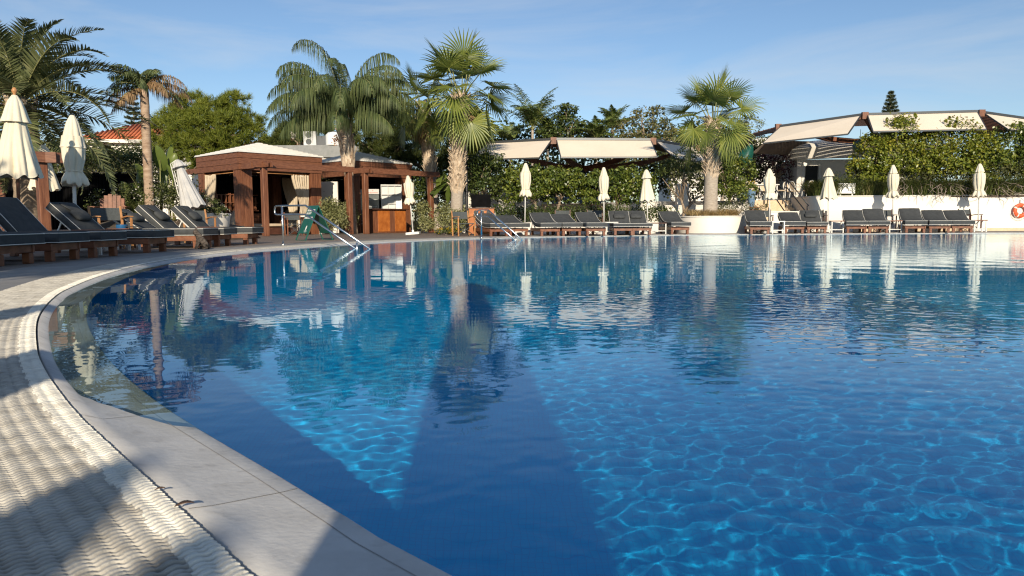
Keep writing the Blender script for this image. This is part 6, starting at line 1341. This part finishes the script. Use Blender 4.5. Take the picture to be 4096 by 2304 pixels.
# upper terrace planting
GY = 'yellow green bushes above the white wall'
for k, (px, py, rx, rz_, lab) in enumerate(((3490, 600, .75, .85, 'yellowest bush, nearest the pavilion above the white wall'), (3600, 560, .85, 1.15, 'tall bush under the middle of the upper awning with shoots above the canvas'), (3715, 570, .85, .95, 'bush between the two parasols above the white wall'), (3830, 555, .9, 1.0, 'bush under the end of the middle sunshade, top shoots crossing it'), (3935, 580, .8, .9, 'bush directly above the parasol by the life ring'), (4040, 570, .95, .95, 'bush at the photo edge above the orange life ring'), (4150, 570, .9, .9, 'bush cut by the photo edge above the white wall'))):
    py += (34, 22, 44, 30, 50, 26, 36)[k]; Y = 31.2 + .1*(k % 3); bs = [bl(px, py, Y, rx, .7, rz_), bl(px - 45, py + 60, Y - .2, rx*.75, .6, rz_*.65), bl(px + 50, py + 60, Y - .1, rx*.75, .6, rz_*.65), bl(px, py + 95, Y - .2, rx*.9, .5, .35)]
    rg = np.random.default_rng(k + 300)
    for q in range(4): bs.append(bl(px + rg.uniform(-70, 70), py - rz_*93*rg.uniform(.72, .96), Y + rg.normal()*.2, .10, .10, .28))
    shr(lab, px, 700, Y, bs, 4600, .13, .075, 'citrus_yellow' if k < 5 else 'citrus', 90 + k, z=1.45, group=GY, clumps=80, spread=.17, holes=.2)
rg = np.random.default_rng(101); pts = []; 
for px in rg.uniform(3250, 4200, 380): Y = rg.uniform(30.3, 31.3) - (px - 3300)/900*1.0; pts.append((at(px, 760, Y).x, Y, 1.45))
V, Fc = grass_clump(pts, 60, .85, .25, .8, .018, rg, .5); tag(fast('lavender_grass', V, Fc, M['blade']), 'dense dark green grassy border on top of the white wall', 'grass', kind='stuff')
mass('dark undergrowth between the grass border and the yellow green bushes', [bl(x_, 715, 31.5 - (x_ - 3300)/900*.9, .7, .4, .75) for x_ in range(3470, 4200, 72)], 6000, .12, .06, 'dull_leaf', 102, 'undergrowth', 'shrub')
mass('grey green lavender tufts along the top of the white wall', [bl(x_, 752, 30.35 - (x_ - 3300)/900*.9, .35 + .2*math.sin(x_), .3, .34 + .16*math.sin(x_*1.7)) for x_ in range(3290, 4180, 52)], 5200, .13, .022, 'blade', 107, 'lavender', 'shrub')
rg = np.random.default_rng(103)
for k, (px, lab) in enumerate(((3650, 'bare grey twiggy stems trailing over the white wall near a parasol'), (3790, 'largest bunch of bare grey stems spilling over the white wall'), (3990, 'bare grey stems curling over the wall top near the life ring'))):
    Y = 29.9 - (px - 3600)/900*.9; p = at(px, 775, Y); t = MB()
    for q in range(26 if k == 1 else 14):
        a = rg.uniform(-1, 1); pts = [Vector((a*.35, .15, .16))]
        for j in range(5): pts.append(pts[-1] + Vector((rg.normal()*.13 + a*.14, -.10 - rg.uniform(0, .05), (.10 if j < 2 else -.13) + rg.normal()*.07)))
        t.tube(pts, [.017, .015, .014, .012, .010, .006], 4)
    o = t.build('trailing_twigs', M['twig'], None, True); o.location = (p.x, Y, 1.47); tag(o, lab, 'plant', 'bare stems trailing over the wall')
p = at(3225, 770, 31); rg = np.random.default_rng(104); V, Fc = grass_clump([(rg.normal()*.25, rg.normal()*.2, 0) for _ in range(9)], 40, 1.0, .12, .9, .022, rg, .6); tag(fast('spiky_grass', V, Fc, M['blade']), 'arching spiky grass clump at the rounded wall end', 'grass'); bpy.data.objects['spiky_grass'].location = (p.x + .3, 31.0, 1.44)

# ---------------------------------------------------------------- unseen parasols and trees added behind the camera to shade the near water and deck
parasol(.20, -1.25, 'unseen closed parasol added behind the photographer to shade the pool', h=3.3, z_bot=.55, r_bot=.44, r_mid=.3, tied=False, base='round', seed=40, finial=False)  # added; cone sized to cast the broad shadow band on the pool floor
for k, (x_, y_, h_) in enumerate(((-.46, -4.7, 2.6), (-.10, -5.1, 2.6), (-1.54, -2.3, 2.7), (-2.70, -1.6, 2.7), (-4.3, -1.0, 2.7))):  # added row that casts the shadow strips across the grate
    parasol(x_, y_, ('closed parasol', 'second closed parasol', 'third closed parasol', 'fourth closed parasol', 'fifth closed parasol')[k] + ' of the unseen row added for shade on the deck behind the photographer', h=h_, z_bot=1.0, r_bot=.24, r_mid=.22, tied=True, base='round', seed=41 + k, finial=False)
for k, (x_, y_, z_, r_) in enumerate(((-8.3, -3.5, 6.0, 1.9), (-5.9, -4.2, 5.9, 1.7), (-13.0, -2.5, 5.5, 2.0))):  # added trees, crowns set high enough to shade the left loungers
    tree('added_shade_tree', ('broad leafy tree', 'smaller leafy tree', 'widest leafy tree', 'leafy tree')[k] + (' added for shade behind the photographer on the lounger side', ' added for shade behind the photographer nearest the pool', ' added for shade far off to the side behind the photographer', ' added for shade beside the date palm outside the picture')[k], 'tree', (x_, y_, 0), (x_ + .2, y_, 3.6), .16, [(x_, y_, z_, r_, r_, r_*.8), (x_ + .9*r_, y_ + .4, z_ - .9, r_*.7, r_*.7, r_*.6), (x_ - .8*r_, y_ - .3, z_ - .7, r_*.7, r_*.7, r_*.6)], 7000, .22, .14, "hedge", 200 + k, holes=.15)

# dead leaves lying at the grate
for k, (px, py, l, lab) in enumerate(((738, 2022, .018, 'bigger curled brown dead leaf on the edge of the white grate'), (640, 1958, .010, 'small brown dead leaf on the edge of the white grate'))):
    p = gp(px, py, .008); m = MB(); V = []
    for q in range(7):
        u = q/6; w_ = .42*l*math.sin(pi*(u*.9 + .06)); z_ = .25*l*math.sin(u*2.6); V += [(l*(u - .5)*2, -w_, z_ + .35*w_), (l*(u - .5)*2, 0, z_), (l*(u - .5)*2, w_, z_ + .35*w_)]
    o = m.add(V, [(3*q + j, 3*q + j + 1, 3*q + 4 + j, 3*q + 3 + j) for q in range(6) for j in (0, 1)]).build('dead_leaf', mat('dead_leaf%d' % k, (.09, .045, .02), (.15, .08, .04), rough=.7, scale=60), None, True); o.location = p; o.rotation_euler = (0, 0, .45); tag(o, lab, 'leaf'); o.modifiers.new('thick', 'SOLIDIFY').thickness = .0012
